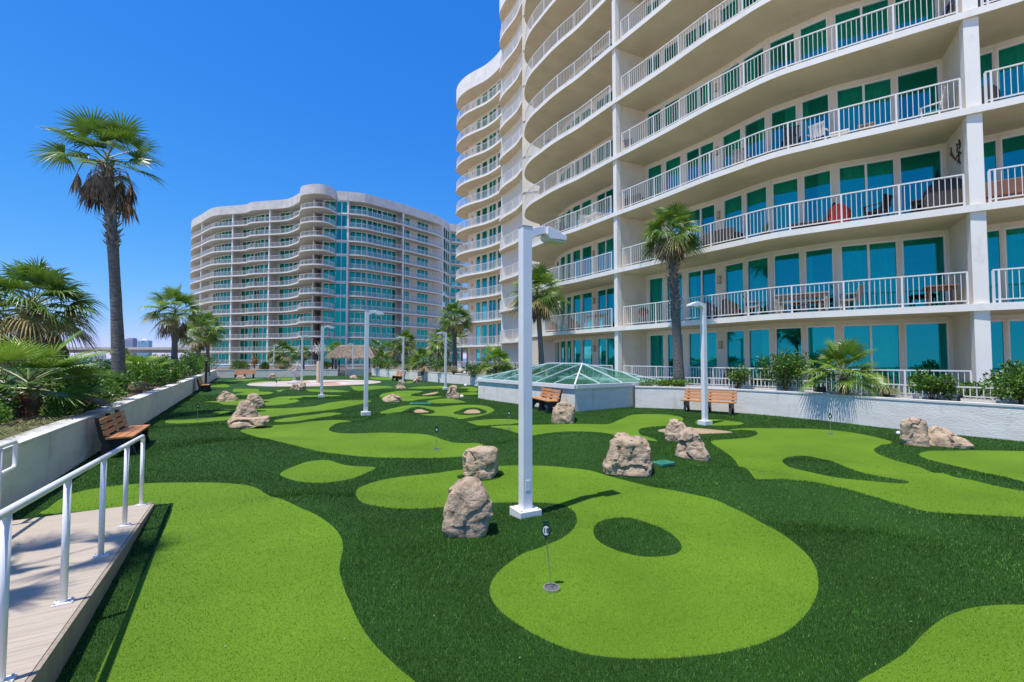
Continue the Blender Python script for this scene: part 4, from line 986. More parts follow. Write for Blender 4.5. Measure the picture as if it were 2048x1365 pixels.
wall_run('planter_wall', 'curved white planter wall on the right with leaf shadows', smooth_open(WALL_R, 4), .26, .86, 1)
def bed(label, line, w0, w1, side, z):
    a = offset_line(line, w0 * side); b_ = offset_line(line, w1 * side); mb = MB(); mb.prism(a + b_[::-1], -.3, z); o = mb.build('planting_bed', soil_m); tag(o, label, 'planting bed', kind='structure'); return o
bed('soil bed behind the left wall', WALL_L, .29, 3.3, 1, SOIL - .03)
bed('soil bed behind the far wall', WALL_FAR, .27, 2.4, 1, .72)
bed('soil bed behind the far right-hand wall', WALL_RF, .27, 2.6, 1, .74)
bed('soil bed between the right wall and the terrace', smooth_open(WALL_R, 4), .25, 1.25, 1, .80)
curb = offset_line(WALL_L, 3.3); wall_run('curb', 'low outer white curb of the left bed carrying pickets', curb, .25, .62, 1)
# kerb strip under the pickets on the right
rail_c = offset_line(smooth_open(WALL_R, 4), 1.2)
wall_run('curb', 'white curb behind the right bed under the low pickets', rail_c, .16, .88, 1, cop=False)

def picket(name, label, line, z, h, step, lift=.05):
    r = empty(name, (line[0][0], line[0][1], z), label, 'railing', None)
    L2 = [(p[0] - line[0][0], p[1] - line[0][1]) for p in line]
    a = MB()
    for p, q in zip(L2[:-1], L2[1:]): a.seg(p, q, .04, h - .04, h, ext=.02)
    a.build('top_rail', rail_white, r); a = MB()
    for p, q in zip(L2[:-1], L2[1:]): a.seg(p, q, .03, lift, lift + .03, ext=.01)
    a.build('bottom_rail', rail_white, r); a = MB()
    for i, (x, y, t) in enumerate(walk(L2, step)): a.box((x, y, h / 2), (.022, .022, h - .05), t)
    a.build('balusters', rail_white, r); return r
picket('picket_railing', 'low white picket railing behind the right bed shrubs', [p for p in rail_c if p[1] > 3], .88, .34, .13)
picket('picket_railing', 'white picket railing beyond the left bed at the photo edge', [p for p in curb if -2 < p[1] < 24], .62, .55, .13)

# ------------------------------------------------------------------ lamp posts
lens_m = pm('lamp_lens', (.55, .58, .48), None, .3)
def lamp_post(label, x, y, z, ang, number=None):
    r = empty('lamp_post', (x, y, z), label, 'lamp post', 'white square lamp posts', rz=ang)
    b = MB(); b.box((0, 0, .045), (.30, .30, .17)); b.build('base', steel_white, r, bevel=.006)
    p = MB(); p.box((0, 0, 1.9), (.13, .13, 3.54)); p.build('pole', steel_white, r, bevel=.004)
    v = MB(); v.box((0, -.0665, .42), (.07, .005, .13)); v.box((0, -.0695, .465), (.010, .003, .010)); v.box((0, -.0695, .375), (.010, .003, .010)); v.build('access_cover', steel_white, r)
    q = MB()
    for a_ in (-1, 1):
        for b__ in (-1, 1): q.tube([(a_ * .115, b__ * .115, .129), (a_ * .115, b__ * .115, .140)], .009, 6)
    q.build('anchor_bolts', MATS['dull_brass'], r)
    c = MB(); c.box((0, 0, 3.676), (.138, .138, .012)); c.build('pole_cap', pm('cap_grey', (.30, .30, .32), None, .5) if 'cap_grey' not in MATS else MATS['cap_grey'], r)
    M = Matrix.Translation((0, 0, 3.67))
    a = MB(); a.profile([(.062, -.02), (.12, .012), (.2, .032), (.275, .036), (.285, -.05), (.22, -.07), (.14, -.10), (.062, -.155)], .13, M); a.build('arm', steel_white, r, bevel=.006)
    h = MB(); h.profile([(.28, .034), (.34, .022), (.57, -.06), (.572, -.115), (.31, -.125), (.275, -.07)], .21, M); h.build('lamp_head', steel_white, r, bevel=.006)
    g = MB(); g.box((.44, 0, 3.67 - .133), (.22, .17, .018)); g.build('lens', lens_m, r)
    if number:
        t = MB(); t.box((.055, -.1515, .035), (.008, .003, .055)); t.build('number_one', black_m, r)
    return r
LAMPS = [('tall near lamp post standing in the middle of the turf', 1051, 1037, 27, True), ('lamp post on the right in front of the bench and wall', 1410, 850, 204, False), ('lamp post left of the middle with its head turned right', 731.5, 831, 27, False),
         ('lamp post in the middle distance right of the pair of small rocks', 643, 795, 27, False), ('lamp post behind the small rock pair near the splash pad', 603, 771, 27, False), ('lamp post beside the tall narrow rock near the skylight', 891, 779.5, 204, False), ('lamp post beside the small bench on the far right', 806, 768, 204, False)]
for lab, px, py, a, nm in LAMPS:
    x, y = G(px, py); lamp_post(lab, x, y, max(0, h1(x, y) * .6) if not nm else 0.0, R(a), nm)
x, y = G(547, 749.5); lamp_post('most distant lamp post, behind the far wall', x, y, 0, R(27))
x, y = G(705, 752); lamp_post('lamp post in front of the thatched hut with a rock at its foot', x, y, 0, R(204))

# ------------------------------------------------------------------ benches
def bench(label, x, y, rz, z=0):
    r = empty('park_bench', (x, y, z), label, 'bench', 'slatted benches', rz=rz)
    prof = [(-.30, 0), (-.16, 0), (-.12, .12), (-.04, .21), (.08, .22), (.15, .12), (.20, 0), (.33, 0), (.30, .10), (.25, .24), (.27, .38), (.24, .41), (-.13, .41), (-.19, .52), (-.27, .84), (-.35, .84), (-.27, .44), (-.22, .30), (-.26, .12)]
    for sx_ in (-.78, 0, .78):
        M = Matrix.Translation((sx_, 0, 0)) @ Matrix.Rotation(PI / 2, 4, 'Z')
        l = MB(); l.profile([(u, zz) for u, zz in prof], .07, M); l.build('leg', black_m, r, bevel=.008)
    for i in range(3):
        s = MB(); s.box((0, -.085 + i * .145, .432), (1.84, .135, .04)); s.build('seat_slat', wood_m, r, bevel=.006)
    for i in range(3):
        zz = .535 + i * .118; q = Matrix.Rotation(R(14), 3, 'X')
        s = MB(); s.box((0, -.165 - (zz - .52) * .25, zz), (1.84, .04, .095), rot=q); s.build('back_slat', wood_m, r, bevel=.006)
    return r
dl = Vector((-.502, .865)); nl = Vector((.865, .502))
def at_left_wall(y, off): p = Vector((wall_l_x(y), y)) + nl * off; return p.x, p.y
def face(nx, ny): return math.atan2(ny, nx) - PI / 2
x, y = at_left_wall(9.55, .48); bench('wooden bench against the left wall near the ramp', x, y, face(*nl))
x, y = at_left_wall(27.0, .5); bench('wooden bench against the left wall far along', x, y, face(*nl))
x, y = G(489, 757.5); bench('reddish bench in front of the far wall', x, y, face(.28, -.96))
x, y = 1.28, 17.5; bench('bench beside the skylight half hidden by a square rock', x, y, face(-.95, -.31))
bench('bench in front of the right wall behind the lamp post', 7.2, 16.75, face(-.62, -.78))
x, y = G(797, 762); bench('small dark bench at the far right-hand wall', x, y, face(-.80, -.6))

# ------------------------------------------------------------------ rocks
def rock(label, px, py, prof, depth, seed, rough=.10, n=4.0):
    """prof: (height, left, right) in photo pixels from the foot point px, py; depth as a share of the width"""
    x, y = GH(px, py); d = y * _c + (h1(x, y) - 2) * _s; k = d / FPX
    rnd = random.Random(seed); off = Vector((rnd.uniform(-50, 50), rnd.uniform(-50, 50), rnd.uniform(-50, 50)))
    Hh = prof[-1][0] * k; wmax = max(b_ - a for _, a, b_ in prof) * k; dm = wmax * depth
    nr, ns = 46, 88; vs = []
    def pr(h):
        for (h0, a0, b0), (h1_, a1, b1) in zip(prof[:-1], prof[1:]):
            if h <= h1_:
                t = (h - h0) / max(h1_ - h0, 1e-6); return a0 + (a1 - a0) * t, b0 + (b1 - b0) * t
        return prof[-1][1:]
    for i in range(nr + 1):
        t = i / nr; a, b_ = pr(t * prof[-1][0]); a *= k; b_ *= k; cx = (a + b_) / 2; hw = (b_ - a) / 2
        hd = dm / 2 * (.55 + .45 * min(1, hw * 2 / wmax)) * (1 - .35 * t * t)
        sh = 1.0 if t < .86 else math.sqrt(max(0, 1 - ((t - .86) / .14) ** 2)) * .75 + .25
        for j in range(ns):
            q = 2 * PI * j / ns; c, s_ = math.cos(q), math.sin(q)
            r_ = 1 / (abs(c) ** n + abs(s_) ** n) ** (1 / n)
            p = Vector((cx + hw * c * r_ * sh, hd * s_ * r_ * sh, Hh * t))
            m = (p * (1.0 / max(wmax, .2)) * 1.0) + off
            f1 = mnoise.fractal(m * 1.6, 1.0, 2.1, 4); f2 = 1 - abs(mnoise.fractal(m * 2.6 + Vector((9, 3, 1)), .9, 2.2, 5)) * 2; f3 = mnoise.fractal(m * 9, .8, 2.1, 3)
            mw = m + Vector((mnoise.noise(m * 3), mnoise.noise(m * 3 + Vector((5, 5, 5))), mnoise.noise(m * 3 + Vector((2, 7, 3))))) * .10
            dist, cps = mnoise.voronoi(Vector((mw.x * 1.5, mw.y * 1.5, mw.z * 1.15))); cr = min(1, (dist[1] - dist[0]) * 4)
            hc = math.sin(cps[0].x * 12.9898 + cps[0].y * 78.233 + cps[0].z * 37.719) * 43758.5453; hc -= math.floor(hc)
            d2, c2 = mnoise.voronoi(mw * 3.4); h2 = math.sin(c2[0].x * 12.9898 + c2[0].y * 78.233 + c2[0].z * 37.719) * 43758.5453; h2 -= math.floor(h2)
            amt = wmax * rough * (f1 * .7 + (hc - .5) * 1.35 + (h2 - .5) * .32 + (f2 - .6) * .16 + f3 * .12 - (1 - cr) * .22)
            amt *= min(1, .25 + hw * 2 / (.5 * wmax)) if hw * 2 < .4 * wmax else 1
            dirv = Vector((c * max(hd, .01), s_ * max(hw, .01), 0)).normalized(); fade = min(1, .35 + t * 3)
            p = p + dirv * amt * fade + Vector((0, 0, amt * .5 * t))
            vs.append(p)
    mb = MB(); fs = [(i * ns + j, i * ns + (j + 1) % ns, (i + 1) * ns + (j + 1) % ns, (i + 1) * ns + j) for i in range(nr) for j in range(ns)]
    fs.append(tuple(nr * ns + j for j in range(ns))); mb.add(vs, fs)
    o = mb.build('rock', rock_m, None, (x, y + dm * .35, h1(x, y) - .03)); o.rotation_euler = (0, 0, -math.atan2(x, y) * .9)
    if not o.data.polygons: return o
    o.data.polygons.foreach_set('use_smooth', [True] * len(o.data.polygons))
    try: o.data.set_sharp_from_angle(angle=R(24))
    except Exception: pass
    tag(o, label, 'rock', 'sandstone rocks'); return o
rock('biggest tapering rock left of the tall lamp post base', 931, 1074, [(0, -43, 40), (15, -47, 44), (45, -49, 50), (65, -45, 46), (85, -38, 38), (100, -24, 33), (110, -8, 29), (117, -2, 24)], .8, 1, .085)
rock('blocky rock just behind the biggest rock', 960, 957, [(0, -26, 27), (12, -31, 34), (30, -35, 35), (46, -34, 35), (55, -29, 33), (62, -14, 26), (64, -8, 14)], .9, 2, .10, 5)
rock('large split square rock right of the tall lamp post', 1261, 951, [(0, -25, 46), (5, -45, 47), (20, -47, 46), (40, -38, 45), (60, -34, 45), (68, -32, 40), (76, -30, 30), (79, -20, 0)], .75, 3, .12, 5)
rock('pointed rock standing behind its leaning neighbour', 1356, 882, [(0, -19, 20), (14, -20, 22), (26, -16, 18), (36, -10, 12), (42, -7, 9)], .9, 4, .12)
rock('leaning triangular rock in front of the sand patch', 1390, 919, [(0, -34, 34), (14, -33, 33), (28, -28, 26), (44, -20, 15), (56, -12, 5), (62, -8, 0)], .75, 5, .11)
rock('upright rock by the right wall, left one of the touching two', 1840, 893, [(0, -19, 22), (14, -20, 22), (36, -21, 20), (50, -22, 19), (57, -20, 15), (59, -10, 6)], .8, 6, .10, 5)
rock('low rounded rock by the right wall beside the upright one', 1902, 894, [(0, -41, 40), (8, -42, 42), (20, -38, 32), (32, -24, 16), (39, -16, 4), (41, -10, 0)], .7, 7, .10)
rock('square rock in front of the bench by the skylight', 1128, 846, [(0, -23, 23), (14, -22, 23), (28, -19, 22), (38, -16, 18), (43, -11, 13), (45, -6, 8)], .9, 8, .10, 4)
rock('peaked rock on the left rising behind a flat slab', 481, 845, [(0, -25, 33), (10, -22, 32), (22, -15, 24), (34, -10, 14), (42, -6, 8), (45, -3, 4)], .8, 9, .12)
rock('flat slab of rock lying before the peaked rock', 481, 857, [(0, -33, 10), (5, -34, 34), (13, -33, 37), (19, -26, 36), (22, -22, 12)], .8, 10, .10)
rock('tilted rock behind the peaked rock on the left', 503, 817, [(0, -16, 17), (9, -15, 17), (18, -12, 12), (25, -11, 7), (30, -8, 6)], .85, 11, .11)
rock('low grey-topped rock near the left wall', 447, 803, [(0, -20, 20), (6, -18, 20), (13, -12, 17), (18, -8, 9), (21, -5, 0)], .8, 12, .10)
rock('low rock left of the tall narrow rock', 780, 803.5, [(0, -18, 19), (5, -17, 19), (10, -12, 15), (15, -5, 6), (16, -3, 2)], .8, 13, .10)
rock('tall narrow rock beside the far lamp near the skylight', 905, 797, [(0, -12, 13), (8, -12, 13), (16, -10, 10), (22, -9, 10), (27, -5, 9)], .85, 14, .10, 5)
rock('left one of two small rocks before the splash pad', 586, 782, [(0, -8, 7), (6, -7, 7), (11, -3, 6), (14, -2, 5)], .9, 15, .12)
rock('right one of two small rocks before the splash pad', 600.5, 783, [(0, -7, 7), (8, -6, 8), (13, -4, 7), (17, 0, 7)], .9, 16, .12)
rock('spiky rock group at the foot of the lamp by the small bench', 800, 777, [(0, -11, 11), (4, -10, 8), (8, -4, 6), (14, -3, 5), (17, -2, 3)], .8, 17, .12)
rock('ragged rock leaning on the far right-hand wall', 834, 768, [(0, -9, 9), (6, -8, 9), (10, -2, 9), (14, 1, 8), (15, 2, 6)], .8, 18, .12)
rock('flat rock at the foot of the lamp before the hut', 706, 757, [(0, -8, 8), (3, -8, 7), (6, -4, 4), (7, -2, 2)], .8, 19, .10)
rock('small rock standing before the far wall', 541, 758, [(0, -6, 7), (5, -5, 6), (9, -3, 6), (11, 0, 5)], .8, 20, .12)
rock('small dark rock beside the far reddish bench', 478, 758.5, [(0, -9, 8), (4, -8, 7), (7, -3, 5), (8, -1, 3)], .8, 21, .12)

# ------------------------------------------------------------------ hole pins
steel_m = pm('brushed_steel', (.52, .52, .54), (.66, .66, .68), .3, 30, metal=.85)
sign_green = pm('sign_green', (.008, .05, .025), None, .4); sign_white = pm('sign_white', (.75, .76, .76), None, .5); ink_m = pm('sign_ink', (.012, .012, .014), None, .6)
cup_dark = pm('cup_shade', (.10, .10, .10), None, .7)
def disc(mb, c, r0, r1, z, n=28, mi=0):
    vs = [(c[0] + r * math.cos(2 * PI * i / n), c[1] + r * math.sin(2 * PI * i / n), z) for r in (r0, r1) for i in range(n)]
    mb.add(vs, [(i, (i + 1) % n, n + (i + 1) % n, n + i) for i in range(n)], mi)
def pin(label, px, py, hgt, text=None, lean=(0, 0)):
    x, y = GH(px, py); z = h1(x, y)
    r = empty('hole_pin', (x, y, z + .004), label, 'golf hole marker', 'putting hole markers', rz=-math.atan2(x, y))
    c = MB(); disc(c, (0, 0), .058, .073, .012, mi=0)
    n = 28; vs = [(.073 * math.cos(2 * PI * i / n), .073 * math.sin(2 * PI * i / n), zz) for zz in (-.003, .012) for i in range(n)]
    c.add(vs, [(i, (i + 1) % n, n + (i + 1) % n, n + i) for i in range(n)], 0)
    vs = [(.058 * math.cos(2 * PI * i / n), .058 * math.sin(2 * PI * i / n), zz) for zz in (.012, .002) for i in range(n)]
    c.add(vs, [(i, n + i, n + (i + 1) % n, (i + 1) % n) for i in range(n)], 1)
    vs = [(.058 * math.cos(2 * PI * i / n), .058 * math.sin(2 * PI * i / n), .003) for i in range(n)]; c.add(vs, [tuple(range(n))], 1)
    c.build('cup', [steel_m, cup_dark], r, smooth=False)
    lx, ly = lean; t = MB(); t.tube([(0, 0, .0), (lx * .55, ly * .5, hgt * .45), (lx, ly, hgt - .10)], .0045, 8); t.build('rod', steel_m, r)
    s = MB(); M = Matrix.Translation((lx, ly, hgt - .055))
    oval = [(.042 * math.cos(2 * PI * i / 24), .058 * math.sin(2 * PI * i / 24)) for i in range(24)]
    s.profile(oval, .010, M); s.box((lx, ly, hgt + .012), (.05, .008, .03)); s.box((lx, ly, hgt - .118), (.018, .012, .03)); s.build('sign_plate', sign_green, r)
    w = MB(); M2 = Matrix.Translation((lx, ly - .0065, hgt - .055))
    w.profile([((.029 if text else .018) * math.cos(2 * PI * i / 24), (.039 if text else .024) * math.sin(2 * PI * i / 24)) for i in range(24)], .003, M2); w.build('number_face', sign_white, r)
    if text:
        f = bpy.data.curves.new('hole_number', 'FONT'); f.body = text; f.size = .058; f.align_x = 'CENTER'; f.align_y = 'CENTER'; f.extrude = .0008; f.offset = .0012
        f.materials.append(ink_m); o0 = bpy.data.objects.new('tmp', f); COL.objects.link(o0); bpy.context.view_layer.update()
        me = bpy.data.meshes.new_from_object(o0.evaluated_get(bpy.context.evaluated_depsgraph_get())); bpy.data.objects.remove(o0); bpy.data.curves.remove(f)
        me.materials.clear(); me.materials.append(ink_m); o = bpy.data.objects.new('hole_number', me); COL.objects.link(o); o.location = (lx, ly - .0092, hgt - .055); o.rotation_euler = (PI / 2, 0, 0); o.parent = r
    return r
pin('number 18 hole marker with a leaning rod in the big round green', 1103, 1178, .545, '18', (-.045, 0))
pin('hole marker in the long green left of the tall lamp post', 873, 899.5, .48)
pin('hole marker in the green in front of the skylight', 1018, 859, .50)
pin('hole marker in the winding green near the right wall', 1661, 869, .52)
pin('hole marker near the left wall beside the peaked rock', 395, 840, .50)
pin('hole marker beside the small mound below the middle lamp', 604.5, 799.5, .55)
pin('hole marker just before the splash pad', 552.5, 780, .55)
pin('hole marker below the far right-hand wall', 846.5, 773, .5)

# golf-ball shaped lights and other small things
ball_m = pm('white_ball', (.82, .82, .80), None, .4)
def ball(label, px, py, r_):
    x, y = GH(px, py); mb = MB(); n, m = 18, 12; vs = []
    for i in range(m + 1):
        for j in range(n):
            a = PI * i / m; b_ = 2 * PI * j / n; q = 1 - .03 * (math.sin(6 * b_) * math.sin(9 * a)) ** 2
            vs.append((r_ * q * math.sin(a) * math.cos(b_), r_ * q * math.sin(a) * math.sin(b_), r_ * q * math.cos(a)))
    mb.add(vs, [(i * n + j, (i + 1) * n + j, (i + 1) * n + (j + 1) % n, i * n + (j + 1) % n) for i in range(m) for j in range(n)])
    o = mb.build('ball_light', ball_m, None, (x, y, h1(x, y) + r_ * .55), smooth=True); tag(o, label, 'ball light', 'white ball lights')
    st = MB(); st.tube([(0, 0, -r_ * .95), (0, 0, -r_ * .5)], r_ * .5, 12); st.build('socket', black_m, o); return o
ball('white ball light at the foot of the right wall by the upright rock', 1797, 869, .055)
ball('white ball light on the turf beside the tall narrow rock', 923.5, 796, .10)
ball('white ball light at the foot of the far right-hand wall', 931, 773, .11)
lid_m = pm('green_plastic_lid', (.03, .20, .13), (.05, .27, .18), .5, 20)
def lid(label, px, py, sx_, sy_, rz):
    x, y = GH(px, py); z = h1(x, y); r = MB(); r.box((0, 0, 0), (sx_, sy_, .05)); o = r.build('valve_box', lid_m, None, (x, y, z + .012), rz=rz, bevel=.008); tag(o, label, 'valve box', 'green valve boxes')
    g = MB()
    for i in range(5): g.box((0, -sy_ * .36 + i * sy_ * .18, .027), (sx_ * .8, .012, .008))
    g.build('lid_ribs', lid_m, o); return o
lid('green valve box lid beside the large split rock', 1326, 928, .34, .26, .5)
lid('green valve box lid far off above the eye-like sand traps', 841, 808, .9, .5, .1)
# black floodlight on the right wall
x, y = 10.35, 15.35
r = empty('floodlight', (x, y, .86), 'black floodlight sitting on the right wall left of the fan palm', 'floodlight', rz=face(-.8, -.6))
b = MB(); b.box((0, 0, .10), (.34, .16, .17)); b.build('housing', black_m, r, bevel=.02)
b = MB(); b.box((0, .083, .10), (.28, .006, .12)); b.build('lens', pm('dark_lens', (.05, .055, .06), None, .1), r)
b = MB(); b.box((0, 0, .012), (.2, .05, .02)); b.box((-.178, 0, .06), (.01, .04, .12)); b.box((.178, 0, .06), (.01, .04, .12)); b.build('bracket', black_m, r)
for i, (px, Y) in enumerate([(1917, 12.25), ]):
    p = AT(px, 800, Y); r = MB(); r.tube([(0, 0, 0), (0, 0, .16)], .04, 10); r.tube([(0, 0, .16), (.05, -.05, .22)], [.05, .06], 10); o = r.build('spotlight', black_m, None, (p.x, p.y, .8)); tag(o, 'small black spotlight between the two right-hand shrubs', 'spotlight')
# black post on the left wall
x, y = at_left_wall(31.2, .25); r = MB(); r.tube([(0, 0, -.1), (0, 0, 1.75)], .07, 12); r.box((0, 0, 1.78), (.2, .2, .08)); o = r.build('bollard', black_m, None, (x, y, 0)); tag(o, 'thin black post against the left wall past the second bench', 'post')
# ------------------------------------------------------------------ ramp and handrails
ramp_m, nt, b = new_mat('ramp_boards')
def build_ramp_mat():
    N, L = nt.nodes, nt.links
    tc = N.new('ShaderNodeTexCoord'); mp = N.new('ShaderNodeMapping'); mp.inputs['Scale'].default_value = (1.2, 40, 1); L.new(tc.outputs['Object'], mp.inputs['Vector'])
    n = N.new('ShaderNodeTexNoise'); n.inputs['Scale'].default_value = 2.2; n.inputs['Detail'].default_value = 6; L.new(mp.outputs[0], n.inputs['Vector'])
    r = N.new('ShaderNodeValToRGB'); r.color_ramp.elements[0].position = .3; r.color_ramp.elements[0].color = (.36, .295, .225, 1); r.color_ramp.elements[1].position = .7; r.color_ramp.elements[1].color = (.50, .43, .345, 1)
    L.new(n.outputs['Fac'], r.inputs['Fac']); L.new(r.outputs['Color'], b.inputs['Base Color']); b.inputs['Roughness'].default_value = .7
    bp = N.new('ShaderNodeBump'); bp.inputs['Strength'].default_value = .25; bp.inputs['Distance'].default_value = .004; L.new(n.outputs['Fac'], bp.inputs['Height']); L.new(bp.outputs[0], b.inputs['Normal'])
build_ramp_mat()
rx0, ry0 = RAMP_R; rd = Vector(RAMP_D); rn = Vector((-rd.y, rd.x)) ; 
# local frame: +y towards the viewer along the ramp, x across to the left wall is negative
RZ = math.atan2(rd.y, rd.x) - PI / 2
ramp = empty('ramp', (rx0, ry0, 0), 'pale plank access ramp at the lower left with a white handrail', 'ramp', rz=RZ)
SL = .047; LEN = 9.0; WID = 1.5
sgn = 1  # across direction towards the left wall
def rz_(t): return .045 + SL * t
bd = .139
for nm in range(1):
    mb = MB(); k = int(LEN / bd)
    for i in range(k):
        t0, t1 = i * bd + .001, (i + 1) * bd - .001
        a = [(-.0, t0), (WID, t0), (WID, t1), (-.0, t1)]
        vs = [(px, py, rz_(py) - .025) for px, py in a] + [(px, py, rz_(py)) for px, py in a]
        mb.add(vs, [(3, 2, 1, 0), (4, 5, 6, 7), (0, 1, 5, 4), (1, 2, 6, 5), (2, 3, 7, 6), (3, 0, 4, 7)])
    mb.build('deck_boards', ramp_m, ramp)
fa = MB()
vs = [(-.03, 0, -.05), (-.03, LEN, -.05), (-.03, LEN, rz_(LEN) - .004), (-.03, 0, rz_(0) - .004), (-.003, 0, -.05), (-.003, LEN, -.05), (-.003, LEN, rz_(LEN) - .004), (-.003, 0, rz_(0) - .004)]
fa.add(vs, [(0, 3, 2, 1), (4, 5, 6, 7), (0, 1, 5, 4), (1, 2, 6, 5), (2, 3, 7, 6), (3, 0, 4, 7)])
fa.build('side_board', pm('side_board', (.26, .21, .16), (.35, .29, .225), .75, 2, 6, .2, 40, stretch=(20, 20, 1)), ramp)
ed = MB(); ed.box((WID / 2, -.012, .018), (WID, .02, .05)); ed.build('edge_strip', pm('edge_strip', (.20, .19, .17), None, .6), ramp)

def handrail(label, xoff, ts, t_end, ret=False):
    r = empty('handrail', (rx0, ry0, 0), label, 'handrail', 'white ramp handrails', rz=RZ)
    top = []
    first = ts[0]
    if ret:
        top = [(xoff + .0, first - .02, rz_(first) + .60), (xoff, first - .40, rz_(first) + .60), (xoff, first - .44, rz_(first) + .64), (xoff, first - .44, rz_(first) + .88), (xoff, first - .40, rz_(first) + .915)]
    else:
        top = [(xoff, first, rz_(first) + .84), (xoff, first + .012, rz_(first) + .89), (xoff, first + .045, rz_(first) + .916)]
    top += [(xoff, t, rz_(t) + .915) for t in np.linspace(first + .1, t_end, 12)]
    mb = MB(); mb.tube(top, .0245, 12); mb.build('top_rail', steel_white, r, smooth=True)
    for i, t in enumerate(ts):
        p = MB(); p.tube([(xoff, t, rz_(t)), (xoff, t, rz_(t) + (.90 if (i or ret) else .845))], .023, 12); po = p.build('post', steel_white, r, smooth=True)
        b_ = MB(); b_.box((xoff, t, rz_(t) + .006), (.115, .085, .012)); bp = b_.build('base_plate', steel_white, po, bevel=.003)
        c = MB()
        for dx in (-.043, .043):
            for dy in (-.03, .03):
                c.tube([(xoff + dx, t + dy, rz_(t) + .010), (xoff + dx, t + dy, rz_(t) + .020)], .0075, 6)
        c.build('bolts', steel_m, po)
    return r
handrail('white handrail on the near side of the ramp with bolted posts', .11, [.07, 1.1, 2.15, 3.22, 4.27, 5.3], 8.6)
handrail('white handrail end with a return loop by the left wall', WID - .12, [.27, 2.0, 3.7, 5.4], 8.6, True)

# ------------------------------------------------------------------ skylight
P0 = Vector((2.34, 17.02)); U = Vector((-.575, .818)).normalized(); V_ = Vector((.818, .575)).normalized(); SLN, SWD = 7.0, 5.2
sk_r = empty('skylight', (P0.x, P0.y, 0), 'hipped green glass skylight on a white curb in front of the near tower', 'skylight', rz=math.atan2(U.y, U.x))
# local: x along U (0..SLN), y = -V side
yw = -SWD
cu = MB(); cu.box((SLN / 2, yw / 2, .40), (SLN, SWD, .90)); cu.build('curb_wall', wallwhite, sk_r)
ba = MB()
for (cx, cy, lx, ly) in ((SLN / 2, .012, SLN + .10, .12), (SLN / 2, yw - .012, SLN + .10, .12), (-.012, yw / 2, .12, SWD - .1), (SLN + .012, yw / 2, .12, SWD - .1)): ba.box((cx, cy, .93), (lx, ly, .16))
ba.build('flashing_band', steel_white, sk_r, bevel=.008)
zb, zt = 1.015, 1.76; r0, r1 = 2.3, 4.6
cor = [Vector((0, 0, zb)), Vector((SLN, 0, zb)), Vector((SLN, yw, zb)), Vector((0, yw, zb))]; rg = [Vector((r0, yw / 2, zt)), Vector((r1, yw / 2, zt))]
for f in ([cor[0], cor[1], rg[1], rg[0]], [cor[2], cor[3], rg[0], rg[1]], [cor[3], cor[0], rg[0]], [cor[1], cor[2], rg[1]]):
    g = MB(); g.add(f, [tuple(range(len(f)))]); g.build('glass_slope', sky_glass, sk_r)
up = Vector((0, 0, .012))
for a, b_ in ((cor[0], rg[0]), (cor[3], rg[0]), (cor[1], rg[1]), (cor[2], rg[1]), (rg[0], rg[1])):
    m = MB(); m.bar(a + up, b_ + up, .055, .04); m.build('hip_bar', steel_white, sk_r)
def slope_bar(x0, y0, side):
    pass
for i in range(1, 6):
    xx = SLN * i / 6
    for e, s_ in ((0, 0), (yw, 1)):
        yy = yw / 2
        if xx < r0: t = xx / r0
        elif xx > r1: t = (SLN - xx) / (SLN - r1)
        else: t = 1
        a = Vector((xx, e, zb)); b_ = Vector((xx, e + (yy - e) * t, zb + (zt - zb) * t)); m = MB(); m.bar(a + up, b_ + up, .028, .03); m.build('glazing_bar', steel_white, sk_r)
for i in range(1, 4):
    yy = yw * i / 4; t = min(yy / (yw / 2), (yw - yy) / (yw / 2)) if yy else 0; t = min(yy, yw - yy, key=abs) / (yw / 2)
    for x0, xr in ((0, r0), (SLN, r1)):
        a = Vector((x0, yy, zb)); b_ = Vector((x0 + (xr - x0) * t, yy, zb + (zt - zb) * t)); m = MB(); m.bar(a + up, b_ + up, .028, .03); m.build('glazing_bar', steel_white, sk_r)
dk = MB(); dk.box((SLN / 2, yw / 2, .87), (SLN - .2, SWD - .2, .03)); dk.build('dark_inside', pm('skylight_dark_inside', (.05, .13, .10), (.09, .20, .16), .8, 1.5), sk_r)  # flat dark sheet, its colour standing in for the dim inside below the glass

# ------------------------------------------------------------------ splash pad features
tan_m = pm('tan_render', (.62, .50, .34), (.70, .58, .42), .8, 3, 5, .2, 20)
fish_m = pm('fish_grey', (.36, .32, .33), (.52, .46, .46), .6, 3)
x, y = G(637, 766); r = empty('fountain_column', (x, y, 0), 'tan column with a metal starburst on top at the splash pad', 'fountain')
b = MB(); b.tube([(0, 0, 0), (0, 0, .9), (0, 0, 1.68), (0, 0, 1.74)], [.17, .165, .17, .13], 20); b.build('column', tan_m, r, smooth=False)
b = MB(); b.tube([(0, 0, 1.7), (0, 0, 2.85)], .035, 8); b.build('mast', steel_m, r)
zc = 2.82; sb = MB(); rr = random.Random(3)
for i in range(34):
    z = 1 - 2 * (i + .5) / 34; a = i * 2.39996; q = math.sqrt(1 - z * z); d = Vector((q * math.cos(a), q * math.sin(a), z)); sb.tube([Vector((0, 0, zc)) + d * .06, Vector((0, 0, zc)) + d * .58], [.022, .016], 5)
sb.build('starburst', pm('pale_metal', (.62, .58, .52), None, .5), r)
x, y = G(588, 767); r = empty('fish_tail_sculpture', (x, y, 0), 'grey fish tail sculpture rising from the splash pad', 'sculpture', rz=-math.atan2(x, y))
prof = [(-.42, 0), (.46, 0), (.30, .12), (.17, .28), (.12, .5), (.14, .68), (.24, .95), (.36, 1.62), (.22, 1.45), (.08, 1.15), (-.10, 1.0), (-.26, .98), (-.20, .86), (-.10, .7), (-.06, .5), (-.10, .28), (-.2, .12)]
